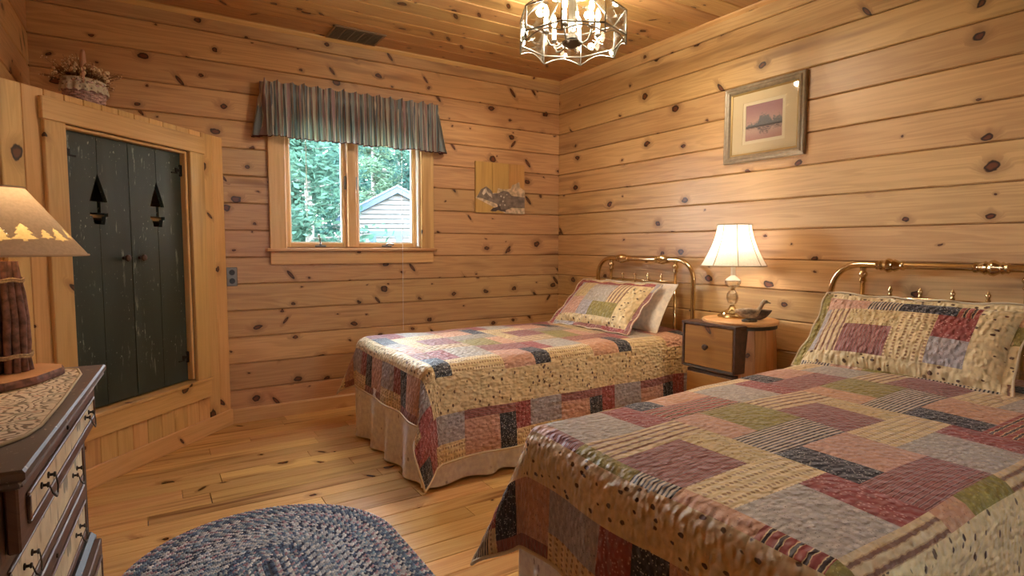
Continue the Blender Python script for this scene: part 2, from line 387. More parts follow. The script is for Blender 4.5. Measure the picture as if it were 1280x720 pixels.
ceiling = struct(MB().box(XL-.02, .02, YF-.02, .02, ZC+.022, ZC+.1).build('ceiling', M['plaster']))

bcache = {}
def board(L, w, t=.02, c=.0055, ends=True):
    """plank: local X length, Y width, face towards +Z at z=0; chamfered long edges"""
    k = (round(L, 3), round(w, 3), t, c)
    if k in bcache: return bcache[k]
    prof = [(-w/2, -t), (-w/2, -c), (-w/2+c, 0), (w/2-c, 0), (w/2, -c), (w/2, -t)]
    vs = [(-L/2, a, b) for a, b in prof]+[(L/2, a, b) for a, b in prof]; n = 6
    fs = [tuple(range(n)), tuple(range(n, 2*n))[::-1]]+[(i, n+i, n+(i+1) % n, (i+1) % n) for i in range(n)]
    me = bpy.data.meshes.new('board'); me.from_pydata(vs, [], fs)
    bm = bmesh.new(); bm.from_mesh(me); bmesh.ops.recalc_face_normals(bm, faces=bm.faces); bm.to_mesh(me); bm.free()
    bcache[k] = me; return me
def lay(name, me, mat, parent, loc, xdir, ydir):
    o = bpy.data.objects.new(name, me); COL.objects.link(o); o.parent = parent
    if not me.materials: me.materials.append(None)
    o.material_slots[0].link = 'OBJECT'; o.material_slots[0].material = mat
    X = Vector(xdir).normalized(); Y = Vector(ydir).normalized(); Z = X.cross(Y)
    o.matrix_local = Matrix(((X.x, Y.x, Z.x, loc[0]), (X.y, Y.y, Z.y, loc[1]), (X.z, Y.z, Z.z, loc[2]), (0, 0, 0, 1)))
    return o
courses = []
z = Z0-7*H
while z < ZC:
    a, b = max(z, 0), min(z+H, ZC)
    if b-a > .02: courses.append((a, b))
    z += H
gap = .003
for a, b in courses:
    w = b-a-gap; zc = (a+b)/2
    # window wall, split round the opening
    if b <= WZ0+.0 or a >= WZ1: segs = [(XL, 0)]
    else: segs = [(XL, WX0), (WX1, 0)]
    if len(segs) == 2:
        for (p, q), m in ((segs[0], 0), (segs[1], 0)):
            lay('board', board(q-p, w), M['wall'], wall_back, ((p+q)/2, 0, zc), (1, 0, 0), (0, 0, 1)) if True else None
    else: lay('board', board(-XL, w), M['wall'], wall_back, (XL/2, 0, zc), (1, 0, 0), (0, 0, 1))
    lay('board', board(-YF, w), M['wallr'], wall_right, (0, YF/2, zc), (0, -1, 0), (0, 0, 1))
    lay('board', board(-YF, w), M['wall'], wall_left, (XL, YF/2, zc), (0, 1, 0), (0, 0, 1))
    for p, q in ([(XL, 0)] if (b <= FZ0 or a >= FZ1) else [(XL, FX0), (FX1, 0)]):
        lay('board', board(q-p, w), M['wall'], wall_front, ((p+q)/2, YF, zc), (-1, 0, 0), (0, 0, 1))
# board normals: X cross Y must face into the room
yy = -.035; cw = .155
while yy > YF:
    w = min(cw, yy-YF)
    lay('board', board(-XL, w-.002, .02, .006), M['ceil'], ceiling, (XL/2, yy-w/2, ZC), (1, 0, 0), (0, -1, 0)); yy -= cw
lay('board', board(-XL, .033, .02, .003), M['ceil'], ceiling, (XL/2, -.0175, ZC), (1, 0, 0), (0, -1, 0))
# floor: strip planks of mixed width and length
yy = 0.; nfl = 0
while yy > YF:
    w = rnd.choice((.092, .104, .104, .118)); w = min(w, yy-YF)
    if w < .02: break
    x = XL-rnd.uniform(0, .6)
    while x < 0:
        L = rnd.choice((.55, .75, .95, 1.2, 1.5)) if yy > -2.6 else 1.9
        a, b = max(x, XL), min(x+L, 0)
        if b-a > .04:
            lay('plank', board(round(b-a-.0015, 2)-.002, w-.0022, .02, .002), M['floor'], floor, ((a+b)/2, yy-w/2, 0), (1, 0, 0), (0, 1, 0)); nfl += 1
        x += L
    yy -= w
# trims: small cove under the ceiling, baseboard
def trim(name, xyz0, xyz1, poly):
    A, B = Vector(xyz0), Vector(xyz1); X = (B-A).normalized(); Zv = Vector((0, 0, 1)); Y = Zv.cross(X)
    n = len(poly); L = (B-A).length
    vs = [(-L/2, a, b) for a, b in poly]+[(L/2, a, b) for a, b in poly]
    o = MB().add(vs, [tuple(range(n)), tuple(range(n, 2*n))]+[(i, (i+1) % n, n+(i+1) % n, n+i) for i in range(n)]).build(name, M['trimwood'])
    C = (A+B)/2
    o.matrix_world = Matrix(((X.x, Y.x, 0, C.x), (X.y, Y.y, 0, C.y), (X.z, Y.z, 1, C.z), (0, 0, 0, 1)))
    return struct(o)
cove = [(0, 0), (.02, 0), (.018, -.006), (.010, -.014), (.004, -.02), (0, -.022)]
trim('trim_1', (0, 0, ZC), (XL, 0, ZC), cove)
trim('trim_2', (0, YF, ZC), (0, -.03, ZC), cove)
bb = [(0, 0), (.016, 0), (.016, .078), (.01, .086), (0, .086)]
trim('baseboard_back', (0, 0, 0), (-2.505, 0, 0), bb)
trim('baseboard_right', (0, YF, 0), (0, -.02, 0), bb)

# ------------------------------------------------------------------ window
win = struct(empty('window_1', ((WX0+WX1)/2, 0, WZ0)))
def wpart(name, mat, x0, x1, y0, y1, z0, z1, c=.003, par=None):
    """box with its own origin at its centre; board grain runs along its longer side"""
    L, w = (x1-x0, z1-z0)
    o = MB()
    if L >= w: o.box(-L/2, L/2, -w/2, w/2, y0-(y0+y1)/2, y1-(y0+y1)/2, c); rot = (pi/2, 0, 0)
    else: o.box(-w/2, w/2, -L/2, L/2, y0-(y0+y1)/2, y1-(y0+y1)/2, c); rot = (pi/2, -pi/2, 0)
    o = o.build(name, mat, par)
    off = Vector(par.matrix_world.translation) if False else Vector(((WX0+WX1)/2, 0, WZ0)) if par is win else Vector((0, 0, 0))
    o.location = Vector(((x0+x1)/2, (y0+y1)/2, (z0+z1)/2))-off; o.rotation_euler = rot
    return o
T = M['trimwood']
wpart('casing', T, -2.262, -2.162, -.022, -.002, 1.075, 1.93, par=win)
wpart('casing', T, -1.242, -1.146, -.022, -.002, 1.075, 1.93, par=win)
wpart('casing', T, -2.262, -1.146, -.022, -.002, 1.84, 1.93, par=win)
wpart('window_stool', T, -2.285, -1.13, -.045, .04, 1.062, 1.082, .004, par=win)
wpart('apron', T, -2.262, -1.15, -.020, -.002, .978, 1.06, par=win)
wpart('jamb', T, WX0, WX0+.012, 0, .14, WZ0, WZ1, .001, par=win)
wpart('jamb', T, WX1-.012, WX1, 0, .14, WZ0, WZ1, .001, par=win)
wpart('head_jamb', T, WX0, WX1, 0, .14, WZ1-.015, WZ1, .001, par=win)
wpart('mullion', T, -1.765, -1.708, -.005, .10, WZ0, WZ1, .003, par=win)
wpart('track', M['white'], -1.262, -1.249, .0, .05, WZ0, WZ1-.01, .002, par=win)
def sash(x0, x1):
    z0, z1 = WZ0-.004, WZ1-.015; w = .03; y0, y1 = .03, .07
    e = empty('sash', ((x0+x1)/2-(WX0+WX1)/2, 0, 0), parent=win)
    def sp(name, mat, a, b, c, d, zz0, zz1, cc=.003):
        o = wpart(name, mat, a, b, c, d, zz0, zz1, cc, par=e); o.location -= Vector(((x0+x1)/2, 0, WZ0)); return o
    sp('stile', T, x0, x0+w*.75, y0, y1, z0, z1); sp('stile', T, x1-w*.75, x1, y0, y1, z0, z1)
    sp('rail', T, x0+w*.75, x1-w*.75, y0, y1, z0, z0+w); sp('rail', T, x0+w*.75, x1-w*.75, y0, y1, z1-w, z1)
    k = w*.75
    for a, b in ((x0+k, x0+k+.008), (x1-k-.008, x1-k)): sp('gasket', M['white'], a, b, .04, .056, z0+w, z1-w, .001)
    sp('gasket', M['white'], x0+k+.008, x1-k-.008, .04, .056, z0+w, z0+w+.008, .001)
    p = MB().box(x0+k+.004, x1-k-.004, .046, .050, z0+w+.002, z1-w).build('pane', M['pane'], e)
    p.location = (-(x0+x1)/2, 0, -WZ0)
sash(-2.150, -1.768); sash(-1.705, -1.265)
def crank(x, folded, lab):
    mb = MB(); mb.box(-.035, .035, -.016, .0, 0, .012, .003); mb.lathe([(.008, .012), (.008, .02), (.004, .024)], (0, -.012, 0), 10)
    if folded: mb.tube([(0, -.012, .02), (.02, -.016, .024), (.04, -.018, .018)], .0045, 8); mb.ball((.043, -.018, .018), .007)
    else: mb.tube([(0, -.012, .02), (-.004, -.016, .045), (-.012, -.018, .07)], [.005, .005, .004], 8); mb.ball((-.012, -.018, .076), .008)
    o = mb.build('window_crank', M['metalgrey'], win, smooth=.6); o.location = (x-(WX0+WX1)/2, .028, 0)
crank(-1.945, False, ''); crank(-1.49, True, '')
for x in (-1.775, -1.70):
    o = MB().box(-.006, .006, -.012, 0, -.045, .045, .003).build('sash_lock', M['pewter'], win); o.location = (x-(WX0+WX1)/2, -.002 if False else .026, .43)

# cords that hang at the window
o = MB().tube([(-1.40, -.05, 1.80), (-1.40, -.052, 1.2), (-1.402, -.05, .50)], .0016, 6).build('pull_cord', M['cord'])
tag(o, 'long thin white pull cord hanging from the valance past the window sill', 'cord')
o = MB().tube([(-2.032, -.012, 1.80), (-2.034, -.013, 1.27)], .0022, 6).build('blind_wand', M['cord'])
tag(o, 'short white wand hanging in front of the left window pane', 'wand')

# ================================================================== OUTSIDE
GZ = -.5
def grass():
    g = NG('lawn'); tc = g.n('TexCoord').outputs['Object']
    g.p(Base_Color=g.mix(g.sm(g.noise(tc, 3., 5.), .3, .7), srgb(58, 80, 52), srgb(92, 108, 76)), Roughness=.9); return g.mat
ground = struct(MB().box(-30, 30, -40, 45, GZ-.05, GZ).build('ground', grass()))
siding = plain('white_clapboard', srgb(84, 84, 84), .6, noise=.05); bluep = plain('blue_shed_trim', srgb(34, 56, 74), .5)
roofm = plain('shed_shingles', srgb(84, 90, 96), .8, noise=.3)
def pix(px, py, depth):
    return CAM+(fw+rt*((px-640)/FPX)-up*((py-360)/FPX))*depth
DS = 14.0
pk = pix(498, 234, DS); ev = pix(424, 272, DS)
shed = thing('garden_shed', 'white clapboard shed with blue trim seen through the right window pane', 'shed', (pk.x, pk.y, GZ), -.5)
hw = 1.46; pz = pk.z-GZ; ez = pz-.76; wz = ez
mb = MB(); nz = 26; step = (pz-.08)/nz
for i in range(nz):
    z0 = i*step; z1 = z0+step*1.05
    h = hw-.14 if z0 < wz-.05 else max(.03, (hw-.14)*(pz-.05-z0)/(pz-.05-wz+.05))
    h1 = hw-.14 if z1 < wz-.05 else max(.02, (hw-.14)*(pz-.05-z1)/(pz-.05-wz+.05))
    mb.add([(-h, -.06, z0), (h, -.06, z0), (h1, 0, z1), (-h1, 0, z1), (-h, .03, z0), (h, .03, z0), (h1, .03, z1), (-h1, .03, z1)],
           [(0, 1, 2, 3), (0, 4, 5, 1), (4, 7, 6, 5), (3, 2, 6, 7), (0, 3, 7, 4), (1, 5, 6, 2)])
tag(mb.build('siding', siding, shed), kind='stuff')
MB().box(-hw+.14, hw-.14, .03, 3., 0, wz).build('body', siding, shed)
for sgn in (-1, 1):
    mb = MB(); pts = [(0, pz), (sgn*(hw+.02), pz-.76*(hw+.02)/hw), (sgn*(hw+.02), pz-.76*(hw+.02)/hw-.15), (0, pz-.15)]
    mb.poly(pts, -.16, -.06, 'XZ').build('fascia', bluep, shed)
    pts = [(0, pz+.04), (sgn*(hw+.06), pz-.76*(hw+.06)/hw+.04), (sgn*(hw+.06), pz-.76*(hw+.06)/hw), (0, pz)]
    MB().poly(pts, -.2, 3.1, 'XZ').build('roof', roofm, shed)
dr = empty('door', (0.05, -.03, 0), parent=shed)
dz = 1.98
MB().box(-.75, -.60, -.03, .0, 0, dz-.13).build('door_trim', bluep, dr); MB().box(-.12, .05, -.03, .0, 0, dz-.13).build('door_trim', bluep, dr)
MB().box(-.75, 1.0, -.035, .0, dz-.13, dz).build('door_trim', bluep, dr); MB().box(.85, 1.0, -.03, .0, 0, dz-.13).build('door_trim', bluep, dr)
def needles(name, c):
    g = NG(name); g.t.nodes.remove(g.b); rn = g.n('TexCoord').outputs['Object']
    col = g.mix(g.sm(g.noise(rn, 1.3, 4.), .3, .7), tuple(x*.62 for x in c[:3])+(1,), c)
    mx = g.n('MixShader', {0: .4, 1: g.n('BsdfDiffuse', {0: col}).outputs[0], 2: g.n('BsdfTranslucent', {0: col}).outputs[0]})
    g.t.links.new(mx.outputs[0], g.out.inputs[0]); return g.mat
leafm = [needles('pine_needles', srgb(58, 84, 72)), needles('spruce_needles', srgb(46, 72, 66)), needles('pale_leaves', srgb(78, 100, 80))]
trunkm = plain('grey_bark', srgb(96, 94, 90), .9, noise=.35, nscale=8)
def tree(loc, h, rad, seed, mi, label, n=2600, low=.12):
    R = random.Random(seed); t = thing('forest_tree', label, 'tree', loc, group='trees behind the shed')
    MB().tube([(0, 0, -.05), (.05, .02, h*.35), (0, .05, h*.7), (.02, 0, h)], [h*.022, h*.016, h*.009, .01], 8).build('trunk', trunkm, t, smooth=True)
    mb = MB(); br = MB()
    nb = 46
    for b in range(nb):
        zb = h*(low+(1-low)*(b+R.random())/nb); L = rad*(1-((zb/h-low)/(1-low)))**.75*R.uniform(.65, 1.1)+.15
        a = R.uniform(0, 2*pi); dx, dy = cos(a), sin(a); droop = R.uniform(-.25, .15)
        br.tube([(0, 0, zb), (dx*L*.5, dy*L*.5, zb+droop*L*.3), (dx*L, dy*L, zb+droop*L)], [.025, .015, .005], 4)
        for k in range(n//nb):
            f = R.random()**.6; s = R.uniform(.05, .13)
            p = Vector((dx*L*f, dy*L*f, zb+droop*L*f*f))+Vector((R.gauss(0, .16), R.gauss(0, .16), R.gauss(-.05, .12)))*(.4+f)
            q = Vector((R.gauss(0, 1), R.gauss(0, 1), R.gauss(0, .5))).normalized(); w = q.orthogonal().normalized()
            mb.add([p-q*s, p+w*s*.4, p+q*s, p-w*s*.4], [(0, 1, 2, 3)])
    tag(br.build('branches', trunkm, t, fix=False), kind='stuff')
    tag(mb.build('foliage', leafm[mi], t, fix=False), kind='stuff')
def gnd(px, depth):
    p = pix(px, 340, depth); return (p.x, p.y, GZ)
tl = ['tall pale-trunked tree filling the left window pane', 'dark spruce behind the left window pane near the mullion', 'bushy pale tree just above the shed roof', 'tall spruce rising behind the shed on its right', 'leafy tree at the left edge of the left pane', 'far spruce between the two window panes', 'distant tree behind the shed peak']
for i, (px, dp, h, rad, mi) in enumerate(((386, 12.5, 5.6, 1.4, 0), (424, 19.5, 6.4, 1.6, 1), (468, 22, 6.8, 1.8, 2), (534, 21.5, 6.8, 1.7, 1), (350, 15, 5.8, 1.5, 2), (440, 25.5, 7.4, 2.0, 1), (500, 27.5, 7.8, 2.2, 0))):
    tree(gnd(px, dp), h, rad, 50+i, mi, tl[i], 6500)
# the woods behind: a mass of foliage nobody could count
R = random.Random(77); mb = MB()
for k in range(30000):
    dp = R.uniform(30, 37); px = R.uniform(-150, 900); p = pix(px, 340, dp)
    top = 7.6+1.6*mnoise.noise((px*.02, dp*.3, 0)); p.z = GZ+top*R.random()**.8
    s_ = R.uniform(.18, .42); q = Vector((R.gauss(0, 1), R.gauss(0, 1), R.gauss(0, .5))).normalized(); w = q.orthogonal().normalized()
    mb.add([p-q*s_, p+w*s_*.5, p+q*s_, p-w*s_*.5], [(0, 1, 2, 3)])
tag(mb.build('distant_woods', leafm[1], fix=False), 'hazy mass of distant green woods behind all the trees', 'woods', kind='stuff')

# ================================================================== VALANCE
def valance_mat():
    g = NG('striped_valance'); uv = g.n('TexCoord').outputs['UV']; u = g.n('SeparateXYZ', {0: uv}).outputs[0]
    cr = g.n('ValToRGB', {0: g.m('FRACT', g.m('DIVIDE', u, .13))}); e = cr.color_ramp; e.interpolation = 'CONSTANT'
    stops = [(0, (150, 160, 166)), (.16, (226, 218, 202)), (.19, (176, 148, 152)), (.34, (226, 218, 202)), (.37, (124, 130, 144)), (.46, (198, 192, 180)), (.60, (174, 142, 140)), (.68, (228, 218, 202)), (.71, (140, 152, 160)), (.88, (118, 114, 126)), (.93, (212, 200, 186))]
    while len(e.elements) < len(stops): e.elements.new(.5)
    for el, (p, c) in zip(e.elements, stops): el.position = p; el.color = srgb(*c)
    v = g.n('SeparateXYZ', {0: uv}).outputs[1]
    col = g.mix(g.m('LESS_THAN', v, .006), cr.outputs[0], srgb(92, 50, 50))
    g.b.inputs['Roughness'].default_value = .8
    d = g.n('BsdfTranslucent', {0: col}); g.p(Base_Color=col)
    mx = g.n('MixShader', {0: .42, 1: g.b.outputs[0], 2: d.outputs[0]}); g.t.links.new(mx.outputs[0], g.out.inputs[0])
    return g.mat
val = thing('valance', 'gathered striped fabric valance across the top of the window', 'valance', (-1.71, 0, 1.76))
vx0, vx1, vd = -2.285, -1.135, .085
def vpath(s, Ltot):
    """s along rod path incl. returns to the wall"""
    if s < vd: return (vx0-.0, -s, (-1, 0))
    if s > vd+(vx1-vx0): return (vx1, -(Ltot-s), (1, 0))
    return (vx0+(s-vd), -vd, (0, -1))
Lv = 2*vd+vx1-vx0; nu, zs = 420, [0, .02, .06, .12, .18, .235, .262, .275, .292, .305, .318, .335]
rv = random.Random(3); ph = [0]
for i in range(nu): ph.append(ph[-1]+2*pi/(.040*(1+.6*mnoise.noise((i*.05, 0, 0))))*Lv/nu)
mb = MB(); uv = []
for zz in zs:
    for i in range(nu+1):
        s = Lv*i/nu; x, y, nrm = vpath(s, Lv)
        amp = .022*(1-zz/.34)+.006
        if .262 <= zz <= .29: amp = .005
        if zz > .3: amp = .011
        k = sin(ph[i]+(1.6*mnoise.noise((s*11, zz*6, 1))))*(.75+.5*mnoise.noise((s*17, zz*3, 4)))+.28*sin(ph[i]*2.3+zz*9)
        wob = .012*mnoise.noise((s*6, zz*4, 7))*(1-zz/.34)
        o = amp*k+wob+(.012*(1-zz/.34))
        edge = (.009*sin(ph[i]*.5+1)+.008*mnoise.noise((s*40, 1, 1)) if zz == zs[-1] else (.012*mnoise.noise((s*9, 3, 3)) if zz == 0 else 0))
        flare = (.035*(1-zz/.335)) if nrm[0] else 0
        mb.v.append((x+nrm[0]*(o+flare)+1.71+(.006*cos(ph[i]) if not nrm[0] else 0), y+nrm[1]*o, zz+edge)); uv.append((s*1.9+.012*k, zz))
n = nu+1
mb.f = [(j*n+i, j*n+i+1, (j+1)*n+i+1, (j+1)*n+i) for j in range(len(zs)-1) for i in range(nu)]; mb.m = [0]*len(mb.f)
mb.build('fabric', valance_mat(), val, smooth=True, fix=False, uv=uv)
MB().tube([(vx0+1.727, -.0, .282), (vx0+1.727, -vd+.02, .282), (vx0+1.73, -vd+.012, .282), (vx1+1.70, -vd+.012, .282), (vx1+1.693, -vd+.02, .282), (vx1+1.693, 0, .282)], .006, 8).build('curtain_rod', M['white'], val, smooth=True)


# ================================================================== CORNER CUPBOARD (built across the left corner)
CA = atan2(-.7345, -.6786)          # local X runs along the panel to the left wall, local Y out into the room
cup = thing('corner_cupboard', 'built-in pine corner cupboard with dark green plank doors', 'cupboard', (-2.512, -.002, 0), CA)
SW = 1.285; CT = 1.738
def cb(name, s0, s1, z0, z1, y0, y1, c=.003, par=None, mat=None):
    L, w = s1-s0, z1-z0; t = (y1-y0)/2; mb = MB()
    if L > w: mb.box(-L/2, L/2, -w/2, w/2, -t, t, c); rot = (pi/2, 0, 0)
    else: mb.box(-w/2, w/2, -L/2, L/2, -t, t, c); rot = (pi/2, -pi/2, 0)
    o = mb.build(name, mat or M['cupboard'], par or cup); o.location = ((s0+s1)/2, (y0+y1)/2, (z0+z1)/2); o.rotation_euler = rot
    return o
OP0, OP1, OZ0, OZ1 = .292, 1.012, .345, 1.612
s = .0; bw = .0905; i = 0
while s < SW-.02:
    e = min(s+bw, SW)
    a, b = s+.0008, e-.0008
    if b <= OP0+.03 or a >= OP1-.03: cb('vertical_board', a, b, .0, CT, -.02, 0)
    else:
        cb('vertical_board', a, b, OZ1+.01, CT, -.02, 0); cb('vertical_board', a, b, .0, OZ0-.03, -.02, 0)
    s = e
cb('casing', .185, OP0, .335, 1.612, .0015, .021); cb('casing', OP1, 1.108, .335, 1.612, .0015, .021)
cb('head_casing', .178, 1.115, 1.613, 1.706, .0015, .023)
cb('jamb', OP0-.001, OP0+.016, OZ0, OZ1, -.06, .0); cb('jamb', OP1-.016, OP1+.001, OZ0, OZ1, -.06, .0)
cb('head_jamb', OP0, OP1, OZ1-.014, OZ1, -.06, .0)
cb('ledge', .178, 1.115, .318, .336, -.06, .03); cb('apron', .185, 1.108, .222, .317, .0015, .021)
cb('base_board', 0.004, SW-.01, .0, .094, .0015, .018)
nrm = Vector((.7345, -.6786)); # top: triangle back to the corner
def loc2(x, y):
    dx, dy = x+2.512, y+.002; return (dx*cos(CA)+dy*sin(CA), -dx*sin(CA)+dy*cos(CA))
tri = [(0.03, -.021), loc2(-3.36, -.03), (SW-.03, -.021)]
MB().poly(tri, CT-.02, CT-.001).build('cupboard_top', M['cupboard'], cup)
MB().box(OP0-.1, OP1+.1, -.33, -.32, .3, 1.66).build('inside_back', M['dark'], cup)
MB().box(OP0-.1, OP0-.09, -.33, -.03, .3, 1.66).box(OP1+.09, OP1+.1, -.33, -.03, .3, 1.66).box(OP0-.1, OP1+.1, -.33, -.03, .29, .30).box(OP0-.1, OP1+.1, -.33, -.03, 1.66, 1.67).build('inside_shell', M['dark'], cup)
cb('shelf', OP0-.09, OP1+.09, 1.225, 1.24, -.31, -.07, .001)
def tree_half(sg, top, dz=0):
    """right-hand outline of the cut-out, from the top down, x measured from the plank joint"""
    t = top
    return [(0, t), (.046, t-.128), (.008, t-.128), (.008, t-.178), (.046, t-.178), (.046, t-.194), (.034, t-.194), (.026, t-.232), (0, t-.232)]
def cup_door(a, b, knob_s, hinge_side):
    d = empty('door', ((a+b)/2, -.042, OZ0), parent=cup); w = (b-a)/2; z1 = OZ1-.016-OZ0; top = 1.425-OZ0; g = .0012
    pr = tree_half(1, top)
    right = [(g, 0), (w, 0), (w, z1), (g, z1)]+[(x+g, z) for x, z in pr]
    MB().poly(right, -.011, .011, 'XZ').build('door_plank', M['greenpaint'], d)
    left = [(-x, z) for x, z in right][::-1]
    MB().poly(left, -.011, .011, 'XZ').build('door_plank', M['greenpaint'], d)
    for bz in (.12, z1-.10): MB().box(-w+.03, w-.03, -.03, -.012, bz-.035, bz+.035, .002).build('batten', M['greenpaint'], d)
    k = MB().lathe([(.009, 0), (.008, .012), (.014, .018), (.017, .027), (.014, .034), (.004, .037)], (0, 0, 0), 16, 'Y').build('door_knob', M['darkwood'], d, smooth=.7)
    k.location = (knob_s-(a+b)/2, .011, 1.035-OZ0)
    hs = a if hinge_side < 0 else b
    for hz in (1.505, .475):
        mb = MB(); sg = -hinge_side
        mb.box(-.009, .009, -.003, .003, -.032, .032, .001)
        for q in (-.026, .026): mb.box(-.013, .013, -.003, .004, q-.006, q+.006, .001)
        mb.box(0, sg*.030, -.002, .003, -.008, .008, .001); mb.box(sg*.028, sg*.042, -.002, .003, -.02, .012, .001); mb.box(sg*.04, sg*.07, -.002, .003, -.02, -.012, .001)
        mb.lathe([(.005, -.03), (.005, .03)], (0, .005, 0), 8)
        h = mb.build('hinge', M['iron'], d); h.location = (hs-(a+b)/2+hinge_side*.004, .0125, hz-OZ0)
mid = (OP0+OP1)/2
cup_door(OP0+.018, mid-.002, mid-.045, -1); cup_door(mid+.002, OP1-.018, mid+.050, 1)

# ------------------------------------------------------------------ basket of dried flowers
bx, by = loc2(0, 0)
bp = Vector((-2.512, -.002, 0))+Vector((cos(CA), sin(CA), 0))*.755+Vector((-sin(CA), cos(CA), 0))*(-.15)
bk = thing('flower_basket', 'pink wicker basket of dried flowers on top of the corner cupboard', 'basket', (bp.x, bp.y, CT), CA+.15)
wick = plain('pink_wicker', srgb(198, 166, 160), .75, noise=.3, nscale=60)
RX, RY = .098, .075
for k in range(13):
    z = .004+k*.0088; f = .84+.16*k/12; pts = []
    for i in range(60):
        a = 2*pi*i/60; o = .0035*(1 if ((i//3)+k) % 2 else -1)
        pts.append(((RX*f+o)*cos(a), (RY*f+o)*sin(a), z))
    MB().tube(pts, .0048, 6, closed=True).build('weaver', wick, bk, smooth=True)
for i in range(20):
    a = 2*pi*(i+.5)/20
    MB().tube([(RX*.84*cos(a), RY*.84*sin(a), 0), (RX*cos(a), RY*sin(a), .122)], .0035, 5).build('stake', wick, bk, smooth=True)
MB().lathe([(.001, .002), (.9, .002), (.9, .006), (.001, .006)], seg=24).build('basket_bottom', wick, bk).scale = (RX*.84, RY*.84, 1)
MB().tube([(-.088*cos(pi*i/16)*.82, -.088*cos(pi*i/16)*.56, .10+.165*sin(pi*i/16)) for i in range(17)], .0075, 8, flat=1.4).build('handle', plain('handle_wood', srgb(206, 158, 132), .6), bk, smooth=True)
mb = MB(); uv = []; n = 120
for j in range(7):
    for i in range(n):
        a = 2*pi*i/n; v = j/6
        r = 1.02+.10*v+.05*v*sin(a*17); z = .128-.052*v-(.010*abs(sin(a*8.5)) if j == 6 else 0)
        mb.v.append((RX*r*cos(a), RY*r*sin(a), z)); uv.append((a*.1, v*.05))
mb.f = [(j*n+i, j*n+(i+1) % n, (j+1)*n+(i+1) % n, (j+1)*n+i) for j in range(6) for i in range(n)]; mb.m = [0]*len(mb.f)
mb.build('lace_trim', K['lace'], bk, smooth=True, uv=uv)
R = random.Random(5); st = MB(); fl = [MB(), MB(), MB()]
for i in range(210):
    a = R.uniform(0, 2*pi); f = sqrt(R.random()); tilt = R.uniform(.2, 1.0)*f
    h = R.uniform(.10, .15)*(1.0 if i % 5 else 1.15)
    b0 = Vector((RX*.7*f*cos(a), RY*.7*f*sin(a), .10)); e = b0+Vector((cos(a)*tilt*.075, sin(a)*tilt*.055, h*(.75-.3*f)))
    if i % 5 == 0: e = b0+Vector((cos(a)*R.uniform(.05, .13), sin(a)*R.uniform(.05, .1), R.uniform(.0, .10)))
    m = (b0+e)/2+Vector((R.gauss(0, .006), R.gauss(0, .006), .01))
    st.tube([b0, m, e], .0009, 4)
    for q in range(3 if i % 5 else 5):
        p = e+Vector((R.gauss(0, .008), R.gauss(0, .008), R.gauss(0, .007))); st.tube([m, p], .0006, 3)
        fl[R.choice((0, 0, 1, 2))].ball(p, R.uniform(.005, .0095) if i % 5 else .0025, seg=6, ring=4)
tag(st.build('stems', plain('dry_stems', srgb(134, 96, 66), .9), bk), kind='stuff')
for m, c in zip(fl, ((228, 204, 168), (206, 172, 132), (176, 136, 104))): tag(m.build('dried_flowers', plain('dried_bloom_%d' % c[0], srgb(*c), .9), bk), kind='stuff')

# ------------------------------------------------------------------ outlet, vent
ou = thing('wall_outlet', 'grey double electrical outlet on the wall beside the cupboard', 'outlet', (-2.483, 0, .908))
MB().box(-.03, .03, -.007, 0, -.058, .058, .003).build('cover_plate', plain('outlet_plate', srgb(128, 122, 114), .4, .6), ou)
for q in (-.026, .026):
    r = MB().lathe([(.0001, -.0015), (.015, -.0015), (.017, 0), (.017, .003)], (0, 0, 0), 16, 'Y').build('socket', plain('socket_brown', srgb(34, 30, 28), .4), ou); r.location = (0, -.009, q); r.scale = (.95, 1, 1)
    for x in (-.006, .006):
        o = MB().box(-.0013, .0013, -.001, .001, -.005, .005).build('slot', M['iron'], r); o.location = (x, -.0015, .003)
vt = thing('ceiling_vent', 'brown louvred air vent in the plank ceiling', 'vent', (-1.737, -.145, ZC))
for a in ((-.163, .163, -.115, -.10), (-.163, .163, .10, .115), (-.163, -.148, -.10, .10), (.148, .163, -.10, .10)): MB().box(*a, -.008, 0, .002).build('frame', M['vent'], vt)
for k in range(11):
    o = MB().box(-.148, .148, -.008, .008, -.001, .001).build('louvre', M['vent'], vt); o.location = (0, -.09+k*.018, -.004); o.rotation_euler = (.6, 0, 0)
for x in (-.088, -.03, .03, .088): MB().box(x-.002, x+.002, -.1, .1, -.0075, -.005).build('divider', M['vent'], vt)
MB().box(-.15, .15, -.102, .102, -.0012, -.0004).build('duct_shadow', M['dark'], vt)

# ------------------------------------------------------------------ framed print on the right wall
fy0, fy1, fz0, fz1 = -2.128, -1.637, 1.577, 2.007
pf = thing('framed_picture', 'grey framed print of misty trees under a pink sky', 'picture', (0, (fy0+fy1)/2, (fz0+fz1)/2))
fwid, fhei = fy1-fy0, fz1-fz0
frm = plain('weathered_grey_frame', srgb(150, 134, 112), .4, .15, noise=.15, nscale=40); gold = plain('frame_gold_lip', srgb(190, 160, 104), .35, .5)
def frame_side(p0, p1, inw, prof, name, mat):
    """mitred moulding: prof = [(distance inward, height from wall)]"""
    (a0, b0), (a1, b1) = p0, p1; dx, dy = a1-a0, b1-b0; L = hypot(dx, dy); dx /= L; dy /= L
    vs = []
    for i, (pt, sg) in enumerate((((a0, b0), 1), ((a1, b1), -1))):
        for q, h in prof: vs.append((-h, pt[0]+inw[0]*q+dx*sg*q, pt[1]+inw[1]*q+dy*sg*q))
    n = len(prof)
    MB().add(vs, [tuple(range(n)), tuple(range(n, 2*n))]+[(i, (i+1) % n, n+(i+1) % n, n+i) for i in range(n)]).build(name, mat, pf)
hw_, hh_ = fwid/2, fhei/2
